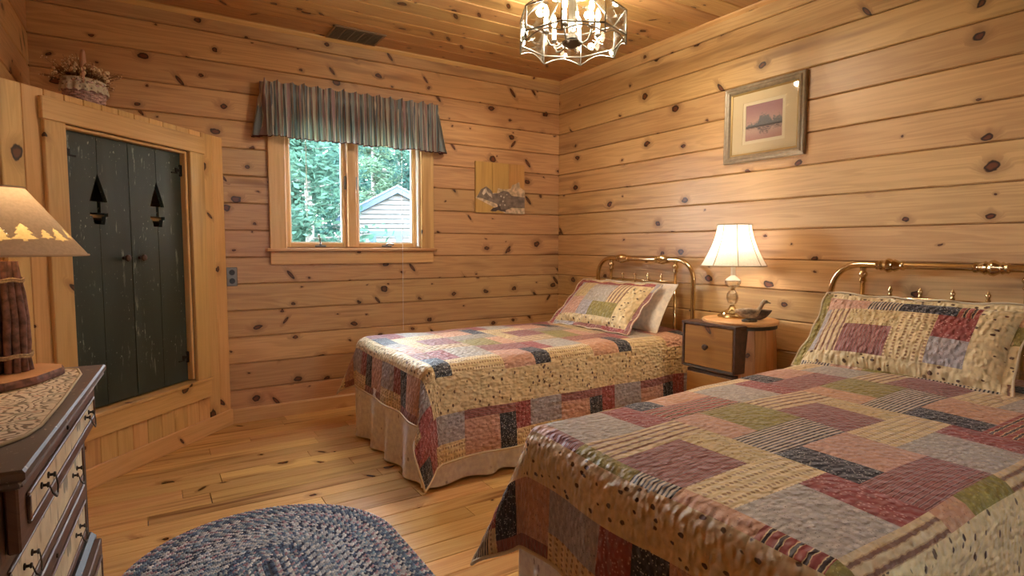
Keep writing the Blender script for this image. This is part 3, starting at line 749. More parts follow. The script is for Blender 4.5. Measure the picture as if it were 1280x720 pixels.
C4 = [((-hw_, -hh_), (hw_, -hh_), (0, 1)), ((hw_, -hh_), (hw_, hh_), (-1, 0)), ((hw_, hh_), (-hw_, hh_), (0, -1)), ((-hw_, hh_), (-hw_, -hh_), (1, 0))]
pr1 = [(0, .001), (0, .022), (.006, .026), (.014, .024), (.022, .03), (.032, .026), (.04, .016), (.04, .001)]
pr2 = [(.0405, .001), (.0405, .016), (.047, .013), (.05, .009), (.05, .001)]
for p0, p1, inw in C4: frame_side(p0, p1, inw, pr1, 'moulding', frm); frame_side(p0, p1, inw, pr2, 'lip', gold)
matm = plain('cream_mat', srgb(226, 206, 168), .8); matm2 = plain('ivory_mat', srgb(238, 224, 194), .8)
def ring(a0, a1, b0, b1, c0, c1, e0, e1, x0, x1, name, mat):
    mb = MB(); mb.box(x0, x1, a0, a1, b0, e0); mb.box(x0, x1, a0, a1, e1, b1); mb.box(x0, x1, a0, c0, e0, e1); mb.box(x0, x1, c1, a1, e0, e1); mb.build(name, mat, pf)
iw, ih = .112, .098
ring(-hw_+.048, hw_-.048, -hh_+.048, hh_-.048, -iw-.018, iw+.018, -ih-.018, ih+.018, -.010, -.002, 'mat_board', matm)
ring(-iw-.018, iw+.018, -ih-.018, ih+.018, -iw, iw, -ih, ih, -.0075, -.002, 'inner_mat', matm2)
def print_mat():
    g = NG('misty_tree_print'); sp = g.n('SeparateXYZ', {0: g.n('TexCoord').outputs['Object']}); y, z = g.m('DIVIDE', sp.outputs[1], iw), g.m('DIVIDE', sp.outputs[2], ih)
    v2 = g.n('CombineXYZ', {0: y, 1: g.m('MULTIPLY', g.m('ABSOLUTE', g.m('ADD', z, .25)), 1.), 2: 0.}).outputs[0]
    sky = g.mix(g.sm(z, -.3, 1.), srgb(206, 168, 156), srgb(168, 124, 130))
    low = g.mix(g.sm(z, -1., -.3), srgb(186, 142, 132), srgb(208, 174, 160))
    c = g.mix(g.m('LESS_THAN', z, -.25), sky, low)
    za = g.m('ADD', z, .25)
    # tree line: big clump in the middle, lower ones at the sides, mirrored in the water
    prof = g.m('ADD', g.m('MULTIPLY', g.sm(g.m('ABSOLUTE', g.m('ADD', y, .02)), .5, .15), .42), .20)
    prof = g.m('ADD', prof, g.m('MULTIPLY', g.sm(g.m('ABSOLUTE', g.m('SUBTRACT', y, -.75)), .4, .1), .22))
    edge = g.m('ADD', prof, g.m('MULTIPLY', g.m('SUBTRACT', g.noise(v2, 8., 5.), .5), .95))
    up_ = g.m('MULTIPLY', g.m('GREATER_THAN', za, 0.), g.sm(g.m('SUBTRACT', edge, za), -.04, .10))
    dn = g.m('MULTIPLY', g.m('LESS_THAN', za, 0.), g.sm(g.m('ADD', g.m('MULTIPLY', edge, .8), za), -.05, .25))
    tr = g.mix(g.noise(v2, 14., 4.), srgb(88, 92, 100), srgb(150, 146, 146))
    c = g.mix(up_, c, tr); c = g.mix(g.m('MULTIPLY', dn, g.sm(g.noise(g.vm('MULTIPLY', v2, (2., 9., 1.)), 3., 3.), .35, .6)), c, srgb(96, 88, 96))
    c = g.mix(g.m('MULTIPLY', g.sm(g.m('ABSOLUTE', za), .08, .02), .8), c, srgb(58, 52, 56))
    g.p(Base_Color=c, Roughness=.6); return g.mat
MB().box(-.005, -.001, -iw-.001, iw+.001, -ih-.001, ih+.001).build('print', print_mat(), pf)
MB().box(-.0145, -.0125, -hw_+.045, hw_-.045, -hh_+.045, hh_-.045).build('glass', glass_thin('picture_glass', (.98, .98, .98, 1), .015), pf)

# ------------------------------------------------------------------ wooden plaque on the window wall
pw, phh = .222, .193
pq = thing('wooden_plaque', 'three-board wooden plaque with painted grey rocky scene beside the window', 'plaque', (-.577, 0, 1.547))
for k in range(3):
    o = MB().box(-phh, phh, -pw/3+.0008, pw/3-.0008, -.009, .009, .0015).build('board', M['woodpanel'], pq)
    o.location = (-pw*2/3+k*pw*2/3, -.0105, 0); o.rotation_euler = (pi/2, -pi/2, 0)
def pq_poly(name, pts, col, y):
    P = [((u-.5)*2*pw, (.5-v)*2*phh) for u, v in pts]
    MB().poly(P, y, y+.0015, 'XZ').build(name, plain('plaque_'+name, srgb(*col), .6, noise=.35, nscale=35), pq)
pq_poly('pale_bank', [(0, .70), (.1, .60), (.22, .66), (.30, .60), (.42, .60), (.44, .50), (.55, .52), (.70, .50), (.74, .42), (.80, .40), (.88, .35), (.90, .46), (1, .52), (1, 1), (.6, 1), (.5, .95), (0, .72)][::-1], (204, 180, 148), -.0212)
pq_poly('grey_rocks', [(.02, .70), (.10, .55), (.20, .48), (.30, .55), (.34, .62), (.45, .60), (.55, .55), (.66, .56), (.72, .64), (1, .66), (1, .88), (.72, .88), (.58, .95), (.46, .90), (.42, .82), (.30, .78), (.12, .72)][::-1], (118, 104, 94), -.0224)
pq_poly('white_snow', [(.12, .62), (.16, .54), (.20, .52), (.24, .60), (.30, .62), (.32, .70), (.26, .66), (.20, .60), (.15, .66)][::-1], (206, 190, 172), -.0236)
pq_poly('dark_brush', [(.28, .96), (.34, .90), (.42, .88), (.46, .84), (.50, .92), (.58, .92), (.60, .97), (.50, .96), (.44, .94), (.38, .97)][::-1], (70, 58, 52), -.0248)
for u, v in ((.50, .66), (.56, .68), (.54, .76), (.48, .84), (.58, .83), (.62, .62)): pq_poly('pale_fleck', [(u-.018, v), (u, v+.02), (u+.018, v), (u, v-.02)], (206, 196, 184), -.0236)

# ================================================================== BEDS
TILE = [(0, .21, 0, .20, 'olive'), (.21, .32, 0, .20, 'peach'), (0, .32, .20, .325, 'check'), (0, .21, .325, .52, 'peach'), (.21, .32, .325, .52, 'black'),
        (0, .32, .52, .65, 'redstripe'), (.32, .65, 0, .12, 'stripe'), (.32, .43, .12, .325, 'floral'), (.43, .65, .12, .325, 'plum'),
        (.32, .65, .325, .45, 'cream'), (.32, .43, .45, .65, 'red'), (.43, .65, .45, .65, 'grey')]
ALT = {'redstripe': 'plum', 'peach': 'pink'}

class Drape:
    def __init__(s, uF, yc, Wf, zt, r=.05, seed=0, tip=.42, flare=.09, Wfar=None, rfar=None, taper=0.):
        s.taper = taper
        s.uF, s.yc, s.Wf, s.zt, s.r, s.seed, s.tip, s.flare = uF, yc, Wf, zt, r, seed, tip, flare
        s.Wfar, s.rfar = Wfar or Wf, rfar or r
    def __call__(s, u, t):
        du = max(0., u-s.uF); sg = 1 if t >= 0 else -1; Wf = s.Wf if sg > 0 else s.Wfar-s.taper*min(u, s.uF); dt = max(0., abs(t)-Wf)
        rc = hypot(du, dt); bu = min(u, s.uF); bt = max(-Wf, min(s.Wf, t)); sd = s.seed*13.7
        z = s.zt+.012*(1-(bt/s.Wf)**2)*min(1, (s.uF-bu)/.25)+.010*mnoise.noise((bu*3.1+sd, bt*3.3, .3))
        if rc < 1e-9: return Vector((-bu, s.yc-bt, z))
        th = atan2(dt, du); cu, ct = du/rc, dt/rc
        R = s.r if sg > 0 else s.r+(s.rfar-s.r)*min(1, ct*1.3)
        q = R*pi/2
        if rc < q: f = rc/R; h, v = R*sin(f), R*(1-cos(f))
        else:
            ex = rc-q; k = sin(2*th)**2
            al = s.flare+s.tip*k*k
            h, v = R+ex*sin(al), R+ex*cos(al)
            w = min(1, ex/.3); along = (u if dt > du else t*1.3)
            h += w*(.013*sin(along*13+sd)+.010*mnoise.noise((along*5+sd, 2.2, 0)))*(1-k)
            if ct > .98: v *= 1-.05*mnoise.noise((u*2.5+sd, 9, 0))
        p = Vector((-bu-cu*h, s.yc-(bt+sg*ct*h), z-v)); p.z = max(p.z, .014+.01*cu)
        return p

def sheet(fn, u0, u1, t0, t1, name, mat, parent, step=.024, puff=.0028, off=0., smooth=True, swap=False):
    nu = max(2, int(round((u1-u0)/step))); nt = max(2, int(round((t1-t0)/step)))
    mb = MB(); uv = []
    for j in range(nt+1):
        for i in range(nu+1):
            u = u0+(u1-u0)*i/nu; t = t0+(t1-t0)*j/nt; p = fn(u, t)
            e = .004; n = (fn(u+e, t)-fn(u-e, t)).cross(fn(u, t+e)-fn(u, t-e))
            n = n.normalized() if n.length > 1e-12 else Vector((0, 0, 1))
            if n.dot(fn.out(u, t) if hasattr(fn, 'out') else Vector((0, 0, 1))) < 0: n = -n
            k = max(0., sin(pi*i/nu)*sin(pi*j/nt))**.5 if puff else 0
            mb.v.append(tuple(p+n*(off+puff*k))); uv.append((t, u) if swap else (u, t))
    w = nu+1
    mb.f = [(j*w+i, j*w+i+1, (j+1)*w+i+1, (j+1)*w+i) for j in range(nt) for i in range(nu)]; mb.m = [0]*len(mb.f)
    return mb.build(name, mat, parent, smooth=smooth, fix=False, uv=uv)

def drape_out(D):
    def f(u, t):
        du = max(0., u-D.uF); dt = max(0., abs(t)-(D.Wf if t >= 0 else D.Wfar-D.taper*min(u, D.uF)))
        return Vector((-du*8, -dt*8*(1 if t >= 0 else -1), .3)).normalized()
    return f

def quilt(label, D, uh, PU1, PT0, PT1, df, sf, dn, sn, dfar, sfar, inva, invb, phase, period, asc, forg, fper, tipk):
    D.out = drape_out(D) if False else None
    q = thing('patchwork_quilt', label, 'quilt', (-(uh+PU1)/2, D.yc, D.zt), group='patchwork quilts')
    off = Vector((-(uh+PU1)/2, D.yc, D.zt))
    outf = drape_out(D)
    class F:
        def __call__(s, u, t): return D(u, t)-off
        def out(s, u, t): return outf(u, t)
    fn = F(); cnt = [0]
    def patch(u0, u1, t0, t1, k, name='patch'):
        u0, u1 = min(u0, u1), max(u0, u1); t0, t1 = min(t0, t1), max(t0, t1)
        if u1-u0 < .006 or t1-t0 < .006: return
        sheet(fn, u0, u1, t0, t1, name, K[k], q); cnt[0] += 1
    for ia in range(-6, 7):
        for ib in range(-4, 5):
            for a0, a1, b0, b1, k in TILE:
                ua, ub = sorted((inva(a0+ia*.65), inva(a1+ia*.65))); ta, tb = sorted((invb(b0+ib*.65), invb(b1+ib*.65)))
                ua, ub, ta, tb = max(ua, uh), min(ub, PU1), max(ta, PT0), min(tb, PT1)
                kk = ALT.get(k, k) if (ia+ib+asc) % 2 else k
                if ub > ua and tb > ta: patch(ua, ub, ta, tb, kk)
    # leaf-print border, split into lengths
    n = 3
    for i in range(n):
        a, b = uh+(PU1-uh)*i/n, uh+(PU1-uh)*(i+1)/n
        patch(a, b, PT1, PT1+dn, 'dotted', 'border_strip'); patch(a, b, PT0-dfar, PT0, 'dotted', 'border_strip')
    for a, b in ((PT0-dfar, PT0), (PT0, (PT0+PT1)/2), ((PT0+PT1)/2, PT1), (PT1, PT1+dn)): patch(PU1, PU1+df, a, b, 'dotted', 'border_strip')
    # outer pieced strip
    cells = [(0, .21, 'pink'), (.21, .32, 'black'), (.32, .43, 'red'), (.43, .65, 'lavender')]
    def strip(pos0, pos1, org, sgn, per, put, wid):
        sc = per/.65
        for i in range(-8, 9):
            for a0, a1, k in cells:
                p, r = sorted((org+sgn*(a0*sc+i*per), org+sgn*(a1*sc+i*per))); p, r = max(p, pos0), min(r, pos1)
                if r-p < .008: continue
                if k in ('pink', 'black'): put(p, r, 0, wid*.2, 'plum'); put(p, r, wid*.2, wid, k)
                else: put(p, r, 0, wid*.6, k); put(p, r, wid*.6, wid, 'cream')
    strip(uh, PU1+df, phase, -1, period, lambda p, r, a, b, k: patch(p, r, PT1+dn+a, PT1+dn+b, k), sn)
    strip(uh, PU1+df, phase, -1, period, lambda p, r, a, b, k: patch(p, r, PT0-dfar-b, PT0-dfar-a, k), sfar)
    strip(PT0-dfar, PT1+dn, forg, -1, fper, lambda p, r, a, b, k: patch(PU1+df+sf-b, PU1+df+sf-a, p, r, k) if k in ('plum', 'pink', 'black') else patch(PU1+df+a, PU1+df+b, p, r, k), sf)
    e = PU1+df
    patch(e, e+sf*.5, PT1+dn, PT1+dn+sn*.5, 'red'); patch(e+sf*.5, e+sf, PT1+dn, PT1+dn+sn*.5, 'red')
    patch(e, e+sf*.5, PT1+dn+sn*.5, PT1+dn+sn, 'red'); patch(e+sf*.5, e+sf, PT1+dn+sn*.5, PT1+dn+sn, 'black')
    patch(e, e+sf, PT0-dfar-sfar, PT0-dfar, tipk)
    U1, T0, T1 = e+sf, PT0-dfar-sfar, PT1+dn+sn
    sheet(fn, uh, U1, T0, T1, 'backing', K['backing'], q, .035, 0, -.007)
    P = [fn(uh+(U1-uh)*i/70, T1) for i in range(71)]+[fn(U1, T1+(T0-T1)*i/60) for i in range(1, 61)]+[fn(U1+(uh-U1)*i/70, T0) for i in range(1, 71)]
    MB().tube([p+Vector((0, 0, -.0)) for p in P], .0055, 6).build('binding', K['binding'], q, smooth=True)
    return q

def rounded_box(x0, x1, y0, y1, z0, z1, r, name, mat, parent):
    bm = bmesh.new(); bmesh.ops.create_cube(bm, size=1); bmesh.ops.scale(bm, vec=(x1-x0, y1-y0, z1-z0), verts=bm.verts)
    bmesh.ops.translate(bm, vec=((x0+x1)/2, (y0+y1)/2, (z0+z1)/2), verts=bm.verts)
    bmesh.ops.bevel(bm, geom=bm.edges[:], offset=r, segments=3, profile=.5, affect='EDGES')
    me = bpy.data.meshes.new(name); bm.to_mesh(me); bm.free(); me.materials.append(mat); me.polygons.foreach_set('use_smooth', [True]*len(me.polygons))
    o = bpy.data.objects.new(name, me); COL.objects.link(o); o.parent = parent; return o

def bed(label, yc, ym, uf, zt, half=.50, bev=.045):
    """yc: middle of the headboard, ym: middle of the mattress"""
    b = thing('brass_bed', label, 'bed', (-.075, yc, 0), group='twin brass beds')
    B = M['brass']; W_, ZT, rc = .445, 1.012, .13
    pth = [(0, -W_, 0), (0, -W_, .4), (0, -W_, ZT-rc)]+[(0, -W_+rc*(1-cos(a)), ZT-rc+rc*sin(a)) for a in [pi/2*i/9 for i in range(1, 10)]]
    pth = pth+[(0, -x, z) for _, x, z in pth[::-1]]
    MB().tube(pth, .0145, 14).build('head_tube', B, b, smooth=True)
    for sg in (-1, 1):
        prof = [(.0155, -.062), (.021, -.058), (.021, -.050), (.016, -.044), (.024, -.030), (.028, -.022), (.022, -.014), (.031, -.004), (.033, .006), (.027, .016), (.021, .026), (.025, .034), (.019, .042), (.022, .052), (.0155, .058)]
        o = MB().lathe([(r, h*sg) for r, h in prof], seg=20, axis='Y').build('collar', B, b, smooth=.7); o.location = (0, sg*.187, ZT)
        p = MB().tube([(0, 0, .25), (0, 0, ZT-.075)], .010, 12).build('inner_post', B, b, smooth=True); p.location = (0, sg*.30, 0)
        MB().lathe([(.010, ZT-.085), (.017, ZT-.075), (.012, ZT-.06), (.019, ZT-.048), (.019, ZT-.038), (.012, ZT-.028), (.015, ZT-.014)], seg=16).build('post_cap', B, p, smooth=.7)
    MB().tube([(0, -.30, .868), (0, .30, .868)], .0075, 10).build('cross_rail', B, b, smooth=True)
    MB().tube([(0, -.44, .30), (0, .44, .30)], .009, 10).build('lower_rail', B, b, smooth=True)
    for k in range(4):
        y = -.18+.12*k
        s = MB().tube([(0, 0, .30), (0, 0, .868)], .005, 8).build('spindle', B, b, smooth=True); s.location = (0, y, 0)
        MB().lathe([(.007, .874), (.010, .880), (.006, .888), (.009, .896), (.010, .902), (.005, .911), (.0005, .920)], seg=12).build('finial', B, s, smooth=.7)
    o = Vector((.075, -yc, 0))
    def rel(x): return x+.075
    rounded_box(rel(-uf), rel(-.10), ym-yc-half, ym-yc+half, .36, zt-.012, bev, 'mattress', K['mattress'], b)
    rounded_box(rel(-uf+.02), rel(-.11), ym-yc-half+.03, ym-yc+half-.03, .17, .355, .02, 'box_spring', K['mattress'], b)
    for sx in (-uf+.08, -.16):
        for sy in (-half+.08, half-.08): MB().lathe([(.02, 0), (.022, .02), (.016, .03), (.016, .17)], (rel(sx), ym-yc+sy, 0), 12).build('leg', M['iron'], b)
    MB().box(rel(-uf+.04), rel(0.0)-.075+.0, ym-yc-half+.03, ym-yc-half+.06, .14, .17).build('side_rail', M['iron'], b); MB().box(rel(-uf+.04), rel(0)-.075, ym-yc+half-.06, ym-yc+half-.03, .14, .17).build('side_rail', M['iron'], b)
    return b

def skirt(label, ym, uf, half, ztop, zbot=.012):
    s = thing('bed_skirt', label, 'bed skirt', (-uf/2, ym, 0), group='gathered bed skirts')
    hx = half-.014; L1 = uf-.14; path = []
    def at(d):
        if d < L1: return Vector((-.14-d, ym-hx, 0)), Vector((0, -1, 0))
        d -= L1
        if d < 2*hx: return Vector((-.14-L1, ym-hx+d, 0)), Vector((-1, 0, 0))
        d -= 2*hx; return Vector((-.14-L1+d, ym+hx, 0)), Vector((0, 1, 0))
    def panel(name, d0, d1):
        n = int((d1-d0)/.011); mb = MB(); uv = []; zs = [zbot, .05, .11, .18, .25, ztop]
        for z in zs:
            f = 1-(z-zbot)/(ztop-zbot)
            for i in range(n+1):
                d = d0+(d1-d0)*i/n; p, nn = at(min(max(d, .0001), 2*L1+2*hx-.001))
                w = (.004+.016*f)*sin(d*27+2.2*mnoise.noise((d*3, 0, ym)))+.010*f*mnoise.noise((d*7, 1, 0))+.012*f
                q = p+nn*w; mb.v.append((q.x+uf/2, q.y-ym, z)); uv.append((d*1.2, z))
        m = n+1; mb.f = [(j*m+i, j*m+i+1, (j+1)*m+i+1, (j+1)*m+i) for j in range(len(zs)-1) for i in range(n)]; mb.m = [0]*len(mb.f)
        o = mb.build(name, K['skirt'], s, smooth=True, fix=False, uv=uv)
        MB().tube([mb.v[i] for i in range(n+1)], .0022, 5).build('hem', K['linen'], s, smooth=True)
    panel('side_panel', 0, L1); panel('foot_panel', L1, L1+2*hx); panel('side_panel', L1+2*hx, 2*L1+2*hx-.002)
    return s

def pillow(name, label, cat, c, lean, yawp, Wd, Ht, Th, patches, back, flange=.0, group=None, rollp=0.):
    """c: centre of the middle plane; width axis towards the camera side (-Y), up axis leaning back to the headboard"""
    pl = thing(name, label, cat, c, 0, group)
    ex = Vector((sin(yawp)*-1, -cos(yawp), 0)); ey0 = Vector((cos(lean), 0, sin(lean))); ey = (ey0-ex*ey0.dot(ex)).normalized(); ez = ex.cross(ey)
    if ez.x > 0: ez = -ez
    if rollp: ex, ey = ex*cos(rollp)+ey*sin(rollp), ey*cos(rollp)-ex*sin(rollp)
    def P(u, v, side, fl=0.):
        a, b = u*2-1, v*2-1; ca, cb_ = max(-1, min(1, a)), max(-1, min(1, b))
        f = max(0, (1-abs(ca)**2.6))**.55*max(0, (1-abs(cb_)**2.6))**.55
        pin = 1-.05*(1-cb_*cb_)*abs(ca)**3*0
        w = a*Wd/2*(1-.045*(1-abs(cb_)**2)*abs(min(1, abs(a)))**2); h = b*Ht/2*(1-.05*(1-abs(ca)**2)*abs(min(1, abs(b)))**2)
        wr = .006*mnoise.noise((u*5+c[1]*3, v*4, side))*f
        wav = .006*sin(u*23+v*17)*(1 if (abs(a) > 1 or abs(b) > 1) else 0)
        sag = -.02*(1-cb_)*.5
        return ex*w+ey*h+ez*(side*(Th/2*f+wr)+wav)
    class F:
        def __init__(s, side): s.side = side
        def __call__(s, u, t): return P(u/Wd, t/Ht, s.side)
        def out(s, u, t): return ez*s.side
    f1, f2 = F(1), F(-1)
    for u0, u1, v0, v1, k in patches: sheet(f1, u0*Wd, u1*Wd, v0*Ht, v1*Ht, 'patch' if len(patches) > 1 else 'cover', K[k], pl, .02, .002 if len(patches) > 1 else 0, swap=True)
    fu, fv = flange/Wd, flange/Ht
    sheet(f2, -flange, Wd+flange, -flange, Ht+flange, 'back_cover', K[back], pl, .03, 0, .003)
    ring_ = [P(-fu+(1+2*fu)*i/30, -fv, 0) for i in range(31)]+[P(1+fu, -fv+(1+2*fv)*i/24, 0) for i in range(1, 25)]+[P(1+fu-(1+2*fu)*i/30, 1+fv, 0) for i in range(1, 31)]+[P(-fu, 1+fv-(1+2*fv)*i/24, 0) for i in range(1, 24)]
    MB().tube(ring_, .004, 6, closed=True).build('edge_piping', K['binding' if len(patches) > 1 else 'linen'], pl, smooth=True)
    return pl

# --- bed by the window wall
B1Y, B1M, B1F, B1Z = -1.04, -1.03, 1.90, .560
bed('brass twin bed standing below the window wall in the corner', B1Y, B1M, B1F-.01, B1Z, .51, .06)
skirt('gathered pale lilac bed skirt hanging under the quilt by the window', B1M, B1F, .515, .33)
D1 = Drape(1.835, B1M, .465, B1Z+.004, .06, 1, .36, .07, .44, .08)
quilt('patchwork quilt sunlit on the bed nearest the window', D1, .09, 1.85, -.50, .553, .085, .215, .17, .215, .12, .10,
      lambda a: 1.81-(a-.265)*(.555/.65), lambda b: .553-(b-.33)*(.69/.65), 1.48+.265*.555/.65, .555, 0, .474, .50, 'dotted')
sham1 = [(0, .06, .12, 1, 'lavender'), (.06, .30, .12, .52, 'pink'), (.06, .30, .52, 1, 'floral'), (.30, .46, .12, .42, 'lavender'), (.30, .62, .42, .88, 'grey'), (.30, .62, .88, 1, 'red'), (.46, .66, .12, .42, 'olive'),
         (.62, .80, .42, 1, 'stripe'), (.66, .80, .12, .42, 'olive'), (.80, 1.0, .0, 1, 'dotted'), (0, .80, 0, .12, 'dotted'),
         (1.0, 1.075, -.08, .85, 'plum'), (1.0, 1.075, .85, 1.08, 'lavender'), (-.07, 0, -.08, 1.08, 'red'), (0, .3, -.1, 0, 'lavender'), (.3, .7, -.1, 0, 'plum'), (.7, 1.0, -.1, 0, 'red'), (0, 1, 1, 1.06, 'red')]
pillow('plain_pillow', 'plain cream pillow tucked behind the patchwork sham by the window', 'pillow', (-.225, -1.085, .715), 1.02, 0., .66, .34, .13, [(0, 1, 0, 1, 'linen')], 'linen', .0)
pillow('pillow_sham', 'patchwork pillow sham with pastel patches on the window bed', 'pillow', (-.415, -1.035, .722), .72, -.10, .62, .37, .12, sham1, 'dotted', .036, 'patchwork pillow shams')

# --- bed in front
B2Y, B2M, B2F, B2Z = -2.775, -2.91, 2.02, .575
bed('brass twin bed in the foreground with warm lamplight on it', B2Y, B2M-.03, B2F-.01, B2Z, .475, .085)
skirt('gathered lilac bed skirt under the foreground quilt', B2M-.03, B2F-.02, .475, .34)
D2 = Drape(1.955, B2M, .46, B2Z+.004, .06, 2, .34, .07, .47, .07, .062)
quilt('patchwork quilt in warm lamplight on the foreground bed', D2, .09, 2.00, -.50, .52, .13, .20, .19, .21, .10, .10,
      lambda a: a+1.31, lambda b: b-.18, 1.62, .65, 1, .363, .62, 'check')
sham2 = [(0, .055, .13, .76, 'lavender'), (.055, .19, .13, .76, 'stripe'), (.19, .48, .52, .76, 'floral'), (.19, .46, .13, .52, 'plum'), (.46, .48, .13, .52, 'cream'), (.48, .66, .13, .76, 'cream'),
         (.66, .84, .45, .76, 'red'), (.66, .84, .13, .45, 'lavender'), (0, .28, .76, 1, 'pink'), (.28, .46, .76, 1, 'check'), (.46, .74, .76, 1, 'black'), (.74, .84, .76, 1, 'redstripe'),
         (.84, 1, .0, 1, 'dotted'), (0, .84, 0, .13, 'dotted'),
         (1, 1.055, .10, .55, 'dotted'), (1, 1.055, .55, .8, 'olive'), (1, 1.055, .8, 1.07, 'peach'), (1, 1.055, -.09, .10, 'stripe'), (-.055, 0, -.09, 1.07, 'olive'), (0, .18, -.09, 0, 'check'), (.18, .36, -.09, 0, 'pink'), (.36, .62, -.09, 0, 'olive'), (.62, 1.0, -.09, 0, 'check'), (0, 1, 1, 1.06, 'dotted')]
pillow('pillow_sham', 'patchwork pillow sham with black and red patches on the foreground bed', 'pillow', (-.325, -2.765, .725), .83, -.04, .70, .36, .13, sham2, 'dotted', .034, 'patchwork pillow shams')

# ================================================================== CHANDELIER
chx, chy = -1.11, -1.575
ch = thing('chandelier', 'octagonal clear glass chandelier with lit candle bulbs', 'chandelier', (chx, chy, ZC), .33)
RO = .262; zb, zl, zt, zc_ = 2.062-ZC, 2.105-ZC, 2.222-ZC, 2.335-ZC
def oc(i, r, z): a = 2*pi*i/8+pi/8; return Vector((r*cos(a), r*sin(a), z))
def came(a, b, r=.0042): MB().tube([a, b], r, 6).build('came', M['silver'], ch, smooth=True)
def pane(vs, nm='glass_panel'):
    c = sum(vs, Vector())/len(vs); n = (vs[1]-vs[0]).cross(vs[-1]-vs[0]).normalized()*.0015
    k = len(vs); MB().add([v-n for v in vs]+[v+n for v in vs], [tuple(range(k))[::-1], tuple(range(k, 2*k))]+[(i, (i+1) % k, k+(i+1) % k, k+i) for i in range(k)]).build(nm, M['leadglass'], ch)
for i in range(8):
    A, B = (lambda z, r=RO: oc(i, r, z)), (lambda z, r=RO: oc(i+1, r, z))
    pane([A(zl), B(zl), B(zt), A(zt)])
    pane([A(zt), B(zt), B(zc_, .12), A(zc_, .12)], 'roof_panel')
    arch = [A(zb).lerp(B(zb), k/10)+Vector((0, 0, .030*sin(pi*k/10))) for k in range(11)]
    pane(arch+[B(zl), A(zl)], 'scallop_panel')
    MB().tube(arch, .0034, 6).build('came', M['silver'], ch, smooth=True)
    for z in (zl, zt): came(A(z), B(z))
    came(A(zb), A(zt)); came(A(zt), A(zc_, .12)); came(A(zc_, .12), B(zc_, .12))
    # etched star on each panel
    m = A(zl).lerp(B(zt), .5); tx = (B(zl)-A(zl)).normalized(); o_ = m.copy(); o_.z = 0; o_ = o_.normalized()*.003
    etch = plain('etched_glass', srgb(236, 232, 220), .6) if i == 0 else bpy.data.materials['etched_glass']
    mb = MB()
    for an in (.5, 2.64):
        dv = tx*cos(an)*.035+Vector((0, 0, sin(an)*.035)); mb.tube([m+o_-dv, m+o_+dv], .0014, 4)
    mb.ball(m+o_, .006, seg=8, ring=5); mb.build('etched_star', etch, ch)
MB().lathe([(.001, 0), (.075, 0), (.07, -.015), (.03, -.03), (.018, -.04), (.018, -.30), (.03, -.315), (.03, -.33), (.001, -.335)], seg=20).build('stem', M['silver'], ch, smooth=.6)
MB().lathe([(.02, zc_+.0), (.122, zc_), (.122, zc_+.006), (.02, zc_+.02)], seg=8, a0=pi/8, a1=pi/8+2*pi).build('crown_plate', M['silver'], ch)
MB().lathe([(.001, -.375), (.012, -.372), (.05, -.352), (.052, -.345), (.03, -.335), (.001, -.333)], seg=24).build('bottom_plate', M['pewter'], ch, smooth=.6)
for k in range(6):
    a = 2*pi*k/6+.3; d = Vector((cos(a), sin(a), 0)); base = Vector((0, 0, -.345))
    path = [base+d*.04, base+d*.075+Vector((0, 0, -.022)), base+d*.11+Vector((0, 0, -.016)), base+d*.128+Vector((0, 0, .012)), base+d*.13+Vector((0, 0, .035))]
    arm = MB().tube(path, .005, 8).build('arm', M['silver'], ch, smooth=True)
    tp = base+d*.13+Vector((0, 0, .035))
    MB().lathe([(.004, 0), (.017, .004), (.019, .010), (.008, .014)], tp, 14).build('drip_cup', M['silver'], arm, smooth=.7)
    MB().lathe([(.0105, .012), (.0105, .07), (.004, .072)], tp, 14).build('candle_sleeve', M['white'], arm, smooth=.7)
    MB().lathe([(.004, .072), (.011, .085), (.014, .098), (.010, .118), (.003, .134), (.0005, .138)], tp, 12).build('flame_bulb', M['bulb'], arm, smooth=True)
    L = bpy.data.lights.new('chandelier_light', 'POINT'); L.energy = CHANDELIER_W; L.color = (1, .86, .68); L.shadow_soft_size = .018
    lo = bpy.data.objects.new('chandelier_light', L); COL.objects.link(lo); lo.parent = ch; lo.location = tp+d*.034+Vector((0, 0, .10))

# ================================================================== NIGHTSTAND
nx, ny, NT = -.248, -1.945, .712; NR = .196
ns = thing('barrel_nightstand', 'round barrel nightstand with a drawer between the two beds', 'nightstand', (nx, ny, 0))
nst = 18
for k in range(nst):
    a0, a1 = 2*pi*k/nst+.004, 2*pi*(k+1)/nst-.004; c0 = (a0+a1)/2; prof = []
    mb = MB()
    def bul(z): return NR-.022+.018*sin(pi*z/.69)
    zs_ = [.02, .15, .35, .55, .69]; vs = []
    for z in zs_:
        r = bul(z)
        for a, rr in ((a0, r), ((a0+a1)/2, r), (a1, r), (a1, r-.016), (a0, r-.016)): vs.append((rr*cos(a)*1.0, rr*sin(a), z))
    fs = [(0, 1, 2, 3, 4), tuple(20+i for i in range(5))]+[(j*5+i, j*5+(i+1) % 5, (j+1)*5+(i+1) % 5, (j+1)*5+i) for j in range(4) for i in range(5)]
    # grain along the stave: rotate local axes so X is up
    o = MB().add([(z, x*-sin(c0)+y*cos(c0), x*cos(c0)+y*sin(c0)) for x, y, z in vs], fs).build('stave', M['barrel'], ns, smooth=.5)
    X = Vector((0, 0, 1)); Y = Vector((-sin(c0), cos(c0), 0)); Z = Vector((cos(c0), sin(c0), 0))
    o.matrix_local = Matrix(((X.x, Y.x, Z.x, 0), (X.y, Y.y, Z.y, 0), (X.z, Y.z, Z.z, 0), (0, 0, 0, 1)))
hoop = plain('dark_hoop', srgb(62, 52, 42), .45, .5, noise=.3, nscale=30)
